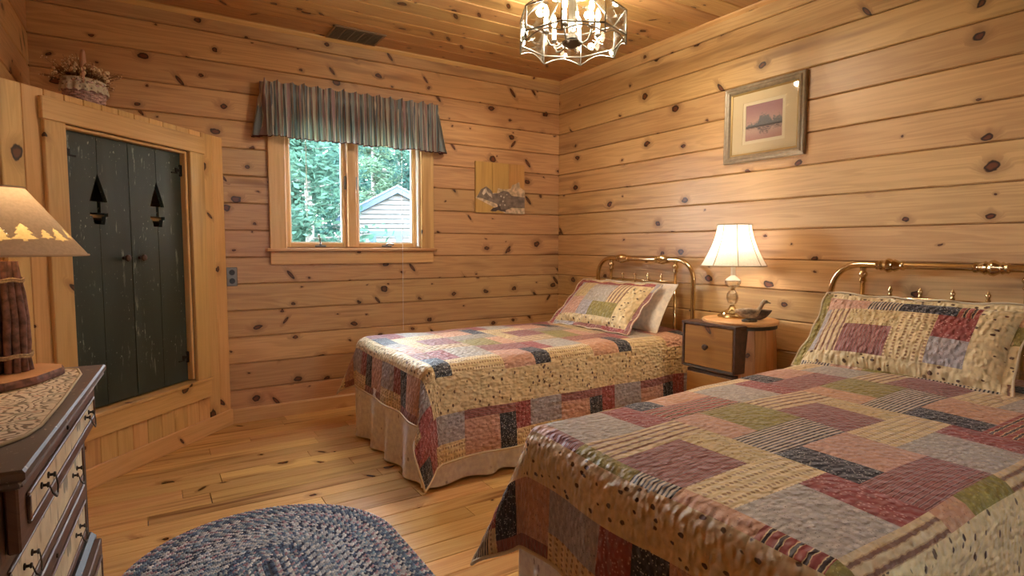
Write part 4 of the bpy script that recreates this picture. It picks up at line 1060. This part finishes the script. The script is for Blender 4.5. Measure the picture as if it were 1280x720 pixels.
for z0, z1, e in ((.672, .708, .006), (.40, .425, .002), (.12, .15, .001)):
    rr = (NR-.022+.018*sin(pi*((z0+z1)/2)/.69))+e
    MB().lathe([(rr-.004, z0), (rr+.004, z0), (rr+.004, z1), (rr-.004, z1), (rr-.004, z0)], seg=48).build('hoop', hoop, ns, smooth=.5)
MB().lathe([(.001, .69), (NR-.012, .69), (NR-.006, .695), (NR-.004, .707), (NR-.008, NT), (.001, NT)], seg=48).build('top', M['slab'], ns, smooth=.5)
dw = empty('drawer_box', (-.214, .035, .455), parent=ns)
hx = .155
MB().box(-.0, .11, -hx-.012, -hx, 0, .228, .001).build('side_panel', M['darkwood'], dw); MB().box(0, .11, hx, hx+.012, 0, .228, .001).build('side_panel', M['darkwood'], dw)
MB().box(-.004, .11, -hx-.016, hx+.016, .228, .242, .002).build('top_panel', M['darkwood'], dw)
MB().box(0, .10, -hx, hx, -.004, .008, .001).build('bottom_panel', M['metalgrey'], dw)
dfm = MB().box(-hx+.004, hx-.004, -.107, .107, -.008, .008, .002).build('drawer_front', M['drawerface'], dw)
dfm.matrix_local = Matrix(((0, 0, -1, .010), (-1, 0, 0, 0), (0, 1, 0, .118), (0, 0, 0, 1)))
k = MB().lathe([(.008, 0), (.007, .008), (.014, .014), (.016, .021), (.011, .028), (.001, .030)], seg=16).build('knob', M['darkwood'], dfm, smooth=.7); k.location = (-.005, .0, .008)
MB().box(.012, .10, -hx, hx, .010, .226).build('drawer_body', M['darkwood'], dw)
lw = empty('lower_drawer', (-.206, .035, .20), parent=ns)
MB().box(.012, .10, -hx+.01, hx-.01, 0, .24, .001).build('drawer_body', M['darkwood'], lw)
d2 = MB().box(-hx+.018, hx-.018, -.105, .105, -.006, .006, .002).build('drawer_front', M['drawerface'], lw)
d2.matrix_local = Matrix(((0, 0, -1, .006), (-1, 0, 0, 0), (0, 1, 0, .12), (0, 0, 0, 1)))
MB().lathe([(.008, 0), (.007, .008), (.014, .014), (.016, .021), (.011, .028), (.001, .030)], seg=16).build('knob', M['darkwood'], d2, smooth=.7).location = (0, 0, .006)

# ------------------------------------------------------------------ crystal lamp
la = thing('crystal_table_lamp', 'lit crystal table lamp with ivory bell shade on the barrel nightstand', 'lamp', (-.235, -1.885, NT))
MB().lathe([(.001, 0), (.072, 0), (.075, .006), (.070, .014), (.058, .020), (.055, .028), (.038, .036), (.024, .044), (.014, .060), (.014, .066), (.001, .066)], seg=32).build('base', M['brass'], la, smooth=.5)
def facet(prof, nm, n=10, tw=0):
    return MB().lathe(prof, seg=n).build(nm, M['crystal'], la)
facet([(.001, .066), (.012, .066), (.026, .085), (.032, .108), (.028, .130), (.014, .150), (.001, .150)], 'glass_ball', 12)
MB().lathe([(.001, .150), (.012, .150), (.016, .155), (.012, .160), (.001, .160)], seg=20).build('collar', M['brass'], la, smooth=.6)
facet([(.001, .160), (.016, .160), (.036, .176), (.044, .196), (.040, .200), (.001, .200)], 'glass_bowl', 12)
MB().lathe([(.001, .200), (.040, .200), (.040, .204), (.022, .220), (.012, .228), (.001, .228)], seg=24).build('cap', M['white'], la, smooth=.5)
MB().lathe([(.001, .228), (.012, .228), (.012, .285), (.001, .285)], seg=16).build('socket_sleeve', M['white'], la, smooth=.6)
MB().ball((0, 0, .345), .026, .026, .034, 14, 10).build('bulb', M['bulb'], la, smooth=True)
MB().lathe([(.001, .285), (.010, .285), (.012, .314), (.001, .316)], seg=12).build('bulb_neck', M['brass'], la)
SB, ST, z0, z1 = .168, .086, .282, .502
def shr(v): return ST+(SB-ST)*(1-v)**1.55
mb = MB(); ns_ = 48
for j in range(13):
    v = j/12
    for i in range(ns_):
        a = 2*pi*i/ns_; q = abs(((a/(2*pi)*8) % 1)-.5)*2; r = shr(v)*(1-.018*(1-q**2))
        mb.v.append((r*cos(a), r*sin(a), z0+(z1-z0)*v))
mb.f = [(j*ns_+i, j*ns_+(i+1) % ns_, (j+1)*ns_+(i+1) % ns_, (j+1)*ns_+i) for j in range(12) for i in range(ns_)]; mb.m = [0]*len(mb.f)
sh = mb.build('lamp_shade', M['shade'], la, smooth=True)
rib = plain('shade_piping', srgb(176, 156, 124), .8)
for k in range(8):
    a = 2*pi*k/8
    MB().tube([(shr(j/8)*1.002*cos(a), shr(j/8)*1.002*sin(a), z0+(z1-z0)*j/8) for j in range(9)], .0022, 6).build('rib', rib, sh, smooth=True)
for v, r in ((0, SB), (1, ST)): MB().tube([(r*cos(2*pi*i/40), r*sin(2*pi*i/40), z0+(z1-z0)*v) for i in range(40)], .0032, 6, closed=True).build('rim', rib, sh, smooth=True)
for a in (0, pi/2): MB().tube([(ST*cos(a), ST*sin(a), z1-.01), (0, 0, z1-.012), (-ST*cos(a), -ST*sin(a), z1-.01)], .0016, 5).build('spider', M['brass'], la)
MB().tube([(0, 0, .316), (.0, .045, .36), (0, .04, .44), (0, 0, z1-.012), (0, -.04, .44), (0, -.045, .36), (0, 0, .316)], .0015, 5).build('harp', M['brass'], la)
L = bpy.data.lights.new('table_lamp_light', 'POINT'); L.energy = LAMP_W; L.color = (1, .83, .62); L.shadow_soft_size = .03
lo = bpy.data.objects.new('table_lamp_light', L); COL.objects.link(lo); lo.parent = la; lo.location = (0, 0, .41)

# ------------------------------------------------------------------ duck figurines
def duck(name, label, loc, rz, sc, bodyc, headc, base=True, low=False):
    d = thing(name, label, 'figurine', loc, rz); d.scale = (sc, sc, sc)
    bz = .012 if base else 0
    if base:
        mb = MB(); mb.ball((0, 0, .004), .036, .022, .010, 14, 6); mb.ball((.018, .006, .006), .02, .014, .008, 10, 5); mb.ball((-.02, -.004, .005), .018, .016, .008, 10, 5)
        for i, v in enumerate(mb.v): mb.v[i] = (v[0], v[1], max(0, v[2]))
        mb.build('rock_base', plain(name+'_rock', srgb(120, 112, 100), .8, noise=.3, nscale=90), d, smooth=True)
    neck = [(.040, .046), (.050, .062), (.056, .076), (.064, .084)] if not low else [(.044, .036), (.056, .042), (.064, .046), (.072, .046)]
    path = [(-.068, .048), (-.055, .042), (-.035, .034), (-.01, .030), (.015, .031), (.030, .036)]+neck+[(neck[-1][0]+.010, neck[-1][1]-.001), (neck[-1][0]+.014, neck[-1][1]-.003), (neck[-1][0]+.028, neck[-1][1]-.007)]
    rad = [.002, .010, .020, .026, .024, .018, .010, .0085, .010, .0115, .009, .005, .0025]
    mb = MB().tube([(x, 0, z+bz-.004) for x, z in path], rad, 14, upv=(0, 0, 1))
    o = mb.build('body', plain(name+'_plumage', srgb(*bodyc), .55, noise=.35, nscale=70), d, smooth=True)
    for sg in (-1, 1):
        MB().ball((-.012, sg*.021, .036+bz), .034, .006, .013, 12, 6).build('wing', plain(name+'_wing', srgb(*[c*.8 for c in bodyc]), .6, noise=.4, nscale=110), d, smooth=True)
        MB().ball((neck[-1][0]+.003, sg*.0098, neck[-1][1]+.002+bz-.004), .0018, seg=6, ring=4).build('eye', M['iron'], d)
duck('duck_figurine', 'small tan duck figurine standing in front of the crystal lamp', (-.315, -2.05, NT), -.60, 1.12, (164, 140, 108), (90, 80, 60))
duck('duck_decoy', 'dark brown duck decoy lying behind the tan duck on the nightstand', (-.225, -2.03, NT), 2.6, 1.15, (92, 74, 58), (60, 50, 40), base=False, low=True)

# ================================================================== DRESSER
DZ = .76; A0 = Vector((-3.021, -1.896, 0)); A1 = Vector((-3.074, -2.775, 0))      # front edge of the top, far and near end
DW = (A1-A0).length; dv = (A1-A0).normalized(); DA = atan2(dv.y, dv.x)
# local X runs along the front towards the camera, local Y out into the room (front), origin far front corner of the top
dre = thing('painted_dresser', 'dark antique dresser with painted leaf panels along the left wall', 'dresser', A0, DA)
DD = .272
def front_sign(): return 1
Dm = M['dresserwood']
# top slab with ogee edge; room side is local +Y
def slab(name, x0, x1, y0, y1, z0, z1, prof, mat):
    mb = MB(); rows = []
    for q, z in prof: rows.append([(x0+q, y0, z), (x1-q, y0, z), (x1-q, y1-q, z), (x0+q, y1-q, z)])
    vs = sum(rows, []); n = len(rows)
    fs = [(0, 1, 2, 3), tuple(4*(n-1)+i for i in range(4))[::-1]]+[(4*j+i, 4*j+(i+1) % 4, 4*(j+1)+(i+1) % 4, 4*(j+1)+i) for j in range(n-1) for i in range(4)]
    o = mb.add(vs, fs).build(name, mat, dre); return o
slab('top', -.0, DW, -DD, .0, DZ-.03, DZ, [(0.012, DZ-.032), (.004, DZ-.026), (.006, DZ-.02), (0, DZ-.014), (0, DZ-.004), (.004, DZ)], worn('worn_dresser_top', srgb(92, 74, 60), srgb(160, 140, 118), .62, .55, 12., (.15, 1, 1)))
yF1, yF2, yF3 = -.022, -.052, -.022        # proud top drawer, recessed middle, proud bottom
MB().box(.03, DW-.03, -DD+.004, -.07, .06, DZ-.032).build('carcass', M['blackpaint'], dre)
for x in (.022, DW-.022-.035): MB().box(x, x+.035, -DD+.004, yF2-.002, .06, .62, .004).build('corner_post', M['blackpaint'], dre)
MB().box(.018, DW-.018, -DD+.002, yF1-.020, .605, DZ-.033, .002).build('frieze_case', M['blackpaint'], dre)
MB().box(.012, DW-.012, -DD+.002, yF3-.016, .055, .292, .012).build('base_case', M['blackpaint'], dre)
for x in (.02, DW-.08):
    MB().lathe([(.030, 0), (.038, .02), (.03, .05), (.026, .056)], (x+.03, -.075, 0), 16).build('foot', Dm, dre, smooth=.6); MB().lathe([(.030, 0), (.038, .02), (.03, .05), (.026, .056)], (x+.03, -DD+.045, 0), 16).build('foot', Dm, dre, smooth=.6)
def panel_mat():
    g = NG('painted_leaf_panel'); tc = g.n('TexCoord').outputs['Object']
    v = g.vm('ADD', g.vm('MULTIPLY', tc, (1., .45, 1.)), g.vm('MULTIPLY', g.n('TexNoise', {'Vector': tc, 'Scale': 9.}).outputs[1], (.05, .05, 0)))
    vo = g.vor(v, 22.); cc = g.n('SeparateColor', {0: vo.outputs[1]})
    lf = g.m('MULTIPLY', g.sm(vo.outputs[0], .36, .30), g.m('GREATER_THAN', cc.outputs[0], .35))
    c = g.mix(g.sm(g.noise(tc, 12., 4.), .3, .7), srgb(198, 172, 132), srgb(222, 202, 164))
    st = g.n('ValToRGB', {0: cc.outputs[1]}); e = st.color_ramp; e.interpolation = 'CONSTANT'
    e.elements[0].color = srgb(128, 120, 84); e.elements[1].position = .4; e.elements[1].color = srgb(154, 126, 84); el = e.elements.new(.7); el.color = srgb(110, 106, 88)
    c = g.mix(g.m('MULTIPLY', lf, .8), c, st.outputs[0]); c = g.mix(g.sm(g.noise(g.vm('MULTIPLY', tc, (60., 8., 1.)), 1., 3.), .58, .7), c, srgb(120, 98, 70))
    g.p(Base_Color=c, Roughness=.55); return g.mat
pm = panel_mat()
def drawer(z0, z1, yf, npull=2):
    x0, x1 = .055, DW-.055
    d = empty('drawer', ((x0+x1)/2, yf, (z0+z1)/2), parent=dre); hw, hh = (x1-x0)/2, (z1-z0)/2-.002
    def put(nm, mat, a0, a1, b0, b1, t0, t1, c=.002):
        o = MB().box(-(a1-a0)/2, (a1-a0)/2, -(b1-b0)/2, (b1-b0)/2, t0, t1, c).build(nm, mat, d)
        # local Z of the piece looks out of the drawer front (+Y of the dresser)
        o.matrix_local = Matrix(((-1, 0, 0, (a0+a1)/2), (0, 0, 1, 0), (0, 1, 0, (b0+b1)/2), (0, 0, 0, 1))); return o
    put('drawer_face', Dm, -hw, hw, -hh, hh, -.018, 0, .003)
    m = .036; put('painted_panel', pm, -hw+.05, hw-.05, -hh+m, hh-m, .0005, .0025, .0008)
    for a in ((-hw+.042, hw-.042, hh-m, hh-m+.006), (-hw+.042, hw-.042, -hh+m-.006, -hh+m)): put('panel_bead', Dm, *a, .0003, .006, .0015)
    for a in ((-hw+.042, -hw+.05, -hh+m, hh-m), (hw-.05, hw-.042, -hh+m, hh-m)): put('panel_bead', Dm, *a, .0003, .006, .0015)
    for sx in (-1, 1):
        mb = MB(); cx = sx*hw*.66
        for q in (-.03, .03):
            mb.lathe([(.007, 0), (.007, .003), (.003, .005), (.003, .012), (.006, .015), (.005, .019), (.001, .020)], (cx+q, 0, .006), 10, 'Y')
        mb.tube([(cx-.03, .019, .004), (cx-.024, .024, -.016), (cx-.008, .027, -.028), (cx+.010, .028, -.026), (cx+.024, .024, -.014), (cx+.03, .019, .004)], [.0018, .0022, .0026, .0026, .0022, .0018], 8)
        mb.ball((cx+.0, .027, -.028), .006, .003, .004, 8, 6)
        o = mb.build('drop_pull', M['blacksteel'], d, smooth=.7); o.location = (0, .003, 0); o.scale = (.9, .62, .9)
    o = MB().lathe([(.005, 0), (.0045, .003), (.002, .003), (.002, .0005)], seg=10, axis='Y').build('keyhole', M['blacksteel'], d); o.location = (0, .001, hh-m*.5)
drawer(.607, DZ-.036, yF1); drawer(.452, .598, yF2); drawer(.300, .446, yF2); drawer(.07, .285, yF3)

# runner on the dresser
def runner_mat():
    g = NG('leaf_tapestry_runner'); tc = g.n('TexCoord').outputs['Object']
    v = g.vm('ADD', g.vm('MULTIPLY', tc, (.8, 2.2, 1.)), g.vm('MULTIPLY', g.n('TexNoise', {'Vector': tc, 'Scale': 14.}).outputs[1], (.10, .10, 0)))
    wv = g.n('TexWave', {'Vector': v, 'Scale': 22., 'Distortion': 7., 'Detail': 3.}).outputs[1]
    c = g.mix(g.sm(wv, .12, .32), srgb(120, 100, 76), srgb(216, 198, 164))
    c = g.mix(g.sm(g.noise(v, 30., 3.), .58, .64, 0., .7), c, srgb(196, 146, 112)); c = g.mix(g.sm(g.noise(g.vm('ADD', v, (5, 3, 0)), 26., 3.), .60, .65, 0., .7), c, srgb(136, 132, 100))
    g.p(Base_Color=c, Roughness=.85); g.bump(wv, .2, .002); return g.mat
rp = [(-3.345, -2.66), (-3.16, -2.655), (-3.128, -2.63), (-3.10, -2.588), (-3.086, -2.53), (-3.075, -2.34), (-3.066, -2.04), (-3.078, -1.965), (-3.115, -1.935), (-3.29, -1.925)]
ru = MB().poly([(x+3.2, y+2.3) for x, y in rp], 0, .004).build('table_runner', runner_mat()); ru.location = (-3.2, -2.3, DZ+.0005)
tag(ru, 'leaf-patterned tapestry runner lying on the dresser top', 'runner')
MB().tube([(x+3.2, y+2.3, .003) for x, y in rp], .0035, 6, closed=True).build('piping', plain('runner_piping', srgb(176, 156, 122), .9), ru, smooth=True)
# live-edge slab under the twig lamp
BZ = DZ+.0055
bpts = [(-3.34, -2.13), (-3.27, -2.185), (-3.19, -2.19), (-3.14, -2.135), (-3.10, -2.035), (-3.105, -1.985), (-3.15, -1.945), (-3.26, -1.935), (-3.335, -1.95)]
sl = tag(empty('lamp_board', (-3.22, -2.06, BZ)), 'bark-edged wooden slab under the twig lamp', 'board')
P = [(x+3.22, y+2.06) for x, y in bpts]
MB().poly([(x*.965, y*.965) for x, y in P], .0, .020).build('wood_slab', M['slab'], sl)
mb = MB()
n = len(P); vs = []
for x, y in P: vs += [(x*.964, y*.964, .0195), (x*1.0, y*1.0, .012), (x*1.01, y*1.01, .004), (x*.964, y*.964, .0005)]
mb.add(vs, [(i*4+k, ((i+1) % n)*4+k, ((i+1) % n)*4+(k+1) % 4, i*4+(k+1) % 4) for i in range(n) for k in range(4)]).build('bark_edge', M['bark'], sl)

# ------------------------------------------------------------------ twig lamp
lx, ly = -3.205, -2.035
tw = thing('twig_lamp', 'lit lamp of bundled twigs with tree-punched shade on the dresser', 'lamp', (lx, ly, BZ+.020))
R = random.Random(11); k = 0
for rr_, cnt in ((.010, 4), (.023, 8), (.035, 12)):
    for i in range(cnt):
        a = 2*pi*(i+.3*R.random())/cnt; q = Vector((cos(a), sin(a), 0))
        pth = [q*rr_*f+Vector((R.gauss(0, .001), R.gauss(0, .001), z)) for z, f in ((0, 1.08), (.035, .98), (.07, 1.0), (.13, 1.02), (.19, .86), (.235, .72), (.27, .66))]
        MB().tube(pth, [R.uniform(.007, .0085)]*2+[R.uniform(.007, .009)]*3+[.0068, .0062], 8).build('twig', M['bark'], tw, smooth=True)
for zz, r in ((.038, .045), (.043, .045), (.222, .036), (.227, .036)): MB().tube([(r*cos(2*pi*i/32), r*sin(2*pi*i/32), zz+.002*sin(i)) for i in range(32)], .003, 6, closed=True).build('twine', M['twine'], tw, smooth=True)
MB().lathe([(.010, .26), (.010, .31), (.016, .32), (.016, .335), (.001, .335)], seg=14).build('lamp_socket', M['brass'], tw, smooth=.6)
MB().ball((0, 0, .365), .026, .026, .032, 14, 10).build('bulb', M['bulb'], tw, smooth=True)
SB, ST, z0, z1 = .168, .048, .285, .448
def cone(v): return SB+(ST-SB)*v
def cone_pt(a, v, off=0.):
    r = cone(v)+off; return (r*cos(a), r*sin(a), z0+(z1-z0)*v)
TOUT = [(0, 1), (.28, .70), (.16, .70), (.40, .42), (.22, .42), (.52, .12), (.08, .12), (.08, 0)]
def tree_w(y):
    """half width of the paper tree at relative height y"""
    best = 0.
    for (x0, y0), (x1, y1) in zip(TOUT, TOUT[1:]):
        if y1 <= y <= y0 and y0 > y1: best = max(best, x0+(x1-x0)*(y0-y)/(y0-y1))
    return best
ca = atan2(CAM.y-ly, CAM.x-lx)
TREES = [(ca+da, .20 if h > .03 else .24, h*1.1, w) for da, h, w in ((-.62, .040, .046), (-.36, .022, .026), (-.02, .036, .042), (.30, .048, .054), (.64, .026, .030), (.90, .038, .044), (1.24, .03, .036), (-1.0, .036, .04), (-1.5, .04, .046), (1.7, .04, .046), (2.2, .03, .03), (2.7, .04, .04), (-2.1, .03, .03), (-2.7, .04, .04))]
def in_tree(a, v):
    for ta, tv, h, w in TREES:
        hv = h/(z1-z0)*.8; y = (v-tv)/hv
        if 0 <= y <= 1:
            d = (a-ta+pi) % (2*pi)-pi
            if abs(d)*cone(tv) < tree_w(y)*w: return True
    return False
NA, NV = 400, 64; mb = MB()
mb.v = [cone_pt(2*pi*i/NA, j/NV) for j in range(NV+1) for i in range(NA)]
mb.f = [(j*NA+i, j*NA+(i+1) % NA, (j+1)*NA+(i+1) % NA, (j+1)*NA+i) for j in range(NV) for i in range(NA) if not in_tree(2*pi*(i+.5)/NA, (j+.5)/NV)]; mb.m = [0]*len(mb.f)
sh = mb.build('lamp_shade', M['parchment'], tw, smooth=True, fix=False)
for r, z in ((SB, z0), (ST, z1)): MB().tube([(r*cos(2*pi*i/48), r*sin(2*pi*i/48), z) for i in range(48)], .003, 6, closed=True).build('rim', plain('parchment_rim', srgb(190, 160, 124), .8), sh, smooth=True)
def paper_tree(a, v, h, w):
    n = len(TOUT); k = w/cone(v); g_ = h/(z1-z0)*.8
    R_ = [Vector(cone_pt(a+(x*1.06+.01)*k, v+y*g_, -.0006)) for x, y in TOUT]; C_ = [Vector(cone_pt(a, v+y*g_, -.0006)) for x, y in TOUT]; L_ = [Vector(cone_pt(a-(x*1.06+.01)*k, v+y*g_, -.0006)) for x, y in TOUT]
    MB().add(R_+C_+L_, [(i, i+1, n+i+1, n+i) for i in range(n-1)]+[(n+i, n+i+1, 2*n+i+1, 2*n+i) for i in range(n-1)]).build('tree_cutout', M['treecut'], sh, fix=False)
for t_ in TREES: paper_tree(*t_)
L = bpy.data.lights.new('twig_lamp_light', 'POINT'); L.energy = TWIG_LAMP_W; L.color = (1, .74, .46); L.shadow_soft_size = .03
lo = bpy.data.objects.new('twig_lamp_light', L); COL.objects.link(lo); lo.parent = tw; lo.location = (0, 0, .41)

# ================================================================== RUG
rg = thing('braided_rug', 'oval blue and grey braided rug on the plank floor', 'rug', (-2.60, -2.12, 0))
def rug_mat():
    g = NG('braided_wool'); a = g.n('VertexColor', layer_name='Col')
    tc = g.n('TexCoord').outputs['Object']
    c = g.mix(g.sm(g.noise(tc, 260., 2.), .35, .65), a.outputs[0], g.mix(.5, a.outputs[0], (1, 1, 1, 1), 'MULTIPLY'))
    g.p(Base_Color=g.mix(.25, a.outputs[0], c), Roughness=.95, Specular_IOR_Level=.2); return g.mat
rm = rug_mat(); bwid = .0150; nr = 30; str_ = .61
pal = [(84, 102, 130), (136, 154, 174), (204, 208, 210), (104, 122, 146), (172, 178, 184), (66, 74, 96), (176, 146, 156), (140, 166, 182), (220, 220, 216)]
R = random.Random(21)
def stadium(r, s):
    """point and heading on a stadium with end radius r and straight part str_ along Y"""
    Lc = pi*r; tot = 2*Lc+2*str_; s %= tot
    if s < str_: return (r, -str_/2+s, pi/2)
    s -= str_
    if s < Lc: a = s/r; return (r*cos(a), str_/2+r*sin(a), a+pi/2)
    s -= Lc
    if s < str_: return (-r, str_/2-s, -pi/2)
    s -= str_; a = pi+s/r; return (r*cos(a), -str_/2+r*sin(a), a+pi/2)
lob = []
for k in range(6): lob.append((cos(2*pi*k/6), sin(2*pi*k/6), 0))
for k in range(6): lob.append((.72*cos(2*pi*k/6), .72*sin(2*pi*k/6), .75))
lob.append((0, 0, 1)); lobf = [(k, (k+1) % 6, 6+(k+1) % 6, 6+k) for k in range(6)]+[(6+k, 6+(k+1) % 6, 12) for k in range(6)]
for ri in range(nr):
    r = .455-bwid*(ri+.5); tot = 2*pi*r+2*str_; nl = int(tot/.0135); mb = MB(); cols = []
    tri3 = [R.choice(pal), R.choice(pal), R.choice(pal[:5])]
    for i in range(nl):
        for sd in (-1, 1):
            x, y, hd = stadium(r, (i+.25*sd)*tot/nl)
            ca_, sa_ = cos(hd), sin(hd); an = hd+sd*.62; cx = x-sin(hd)*sd*bwid*.235; cy = y+cos(hd)*sd*bwid*.235
            c2, s2 = cos(an), sin(an); c = tri3[(i+(sd > 0)) % 3] if R.random() < .86 else R.choice(pal)
            v = R.uniform(.85, 1.1); c = srgb(*[min(255, q*v) for q in c])[:3]
            mb.add([(cx+px*.0096*c2-py*.0052*s2, cy+px*.0096*s2+py*.0052*c2, .002+pz*.0085) for px, py, pz in lob], lobf); cols += [c]*13
    mb.build('braid', rm, rg, smooth=True, fix=False, cols=cols)
mb = MB(); pts = [stadium(.447, (2*pi*.447+2*str_)*i/80)[:2] for i in range(80)]
mb.poly(pts, .0002, .004).build('rug_base', plain('rug_base_wool', srgb(60, 64, 76), .95), rg)
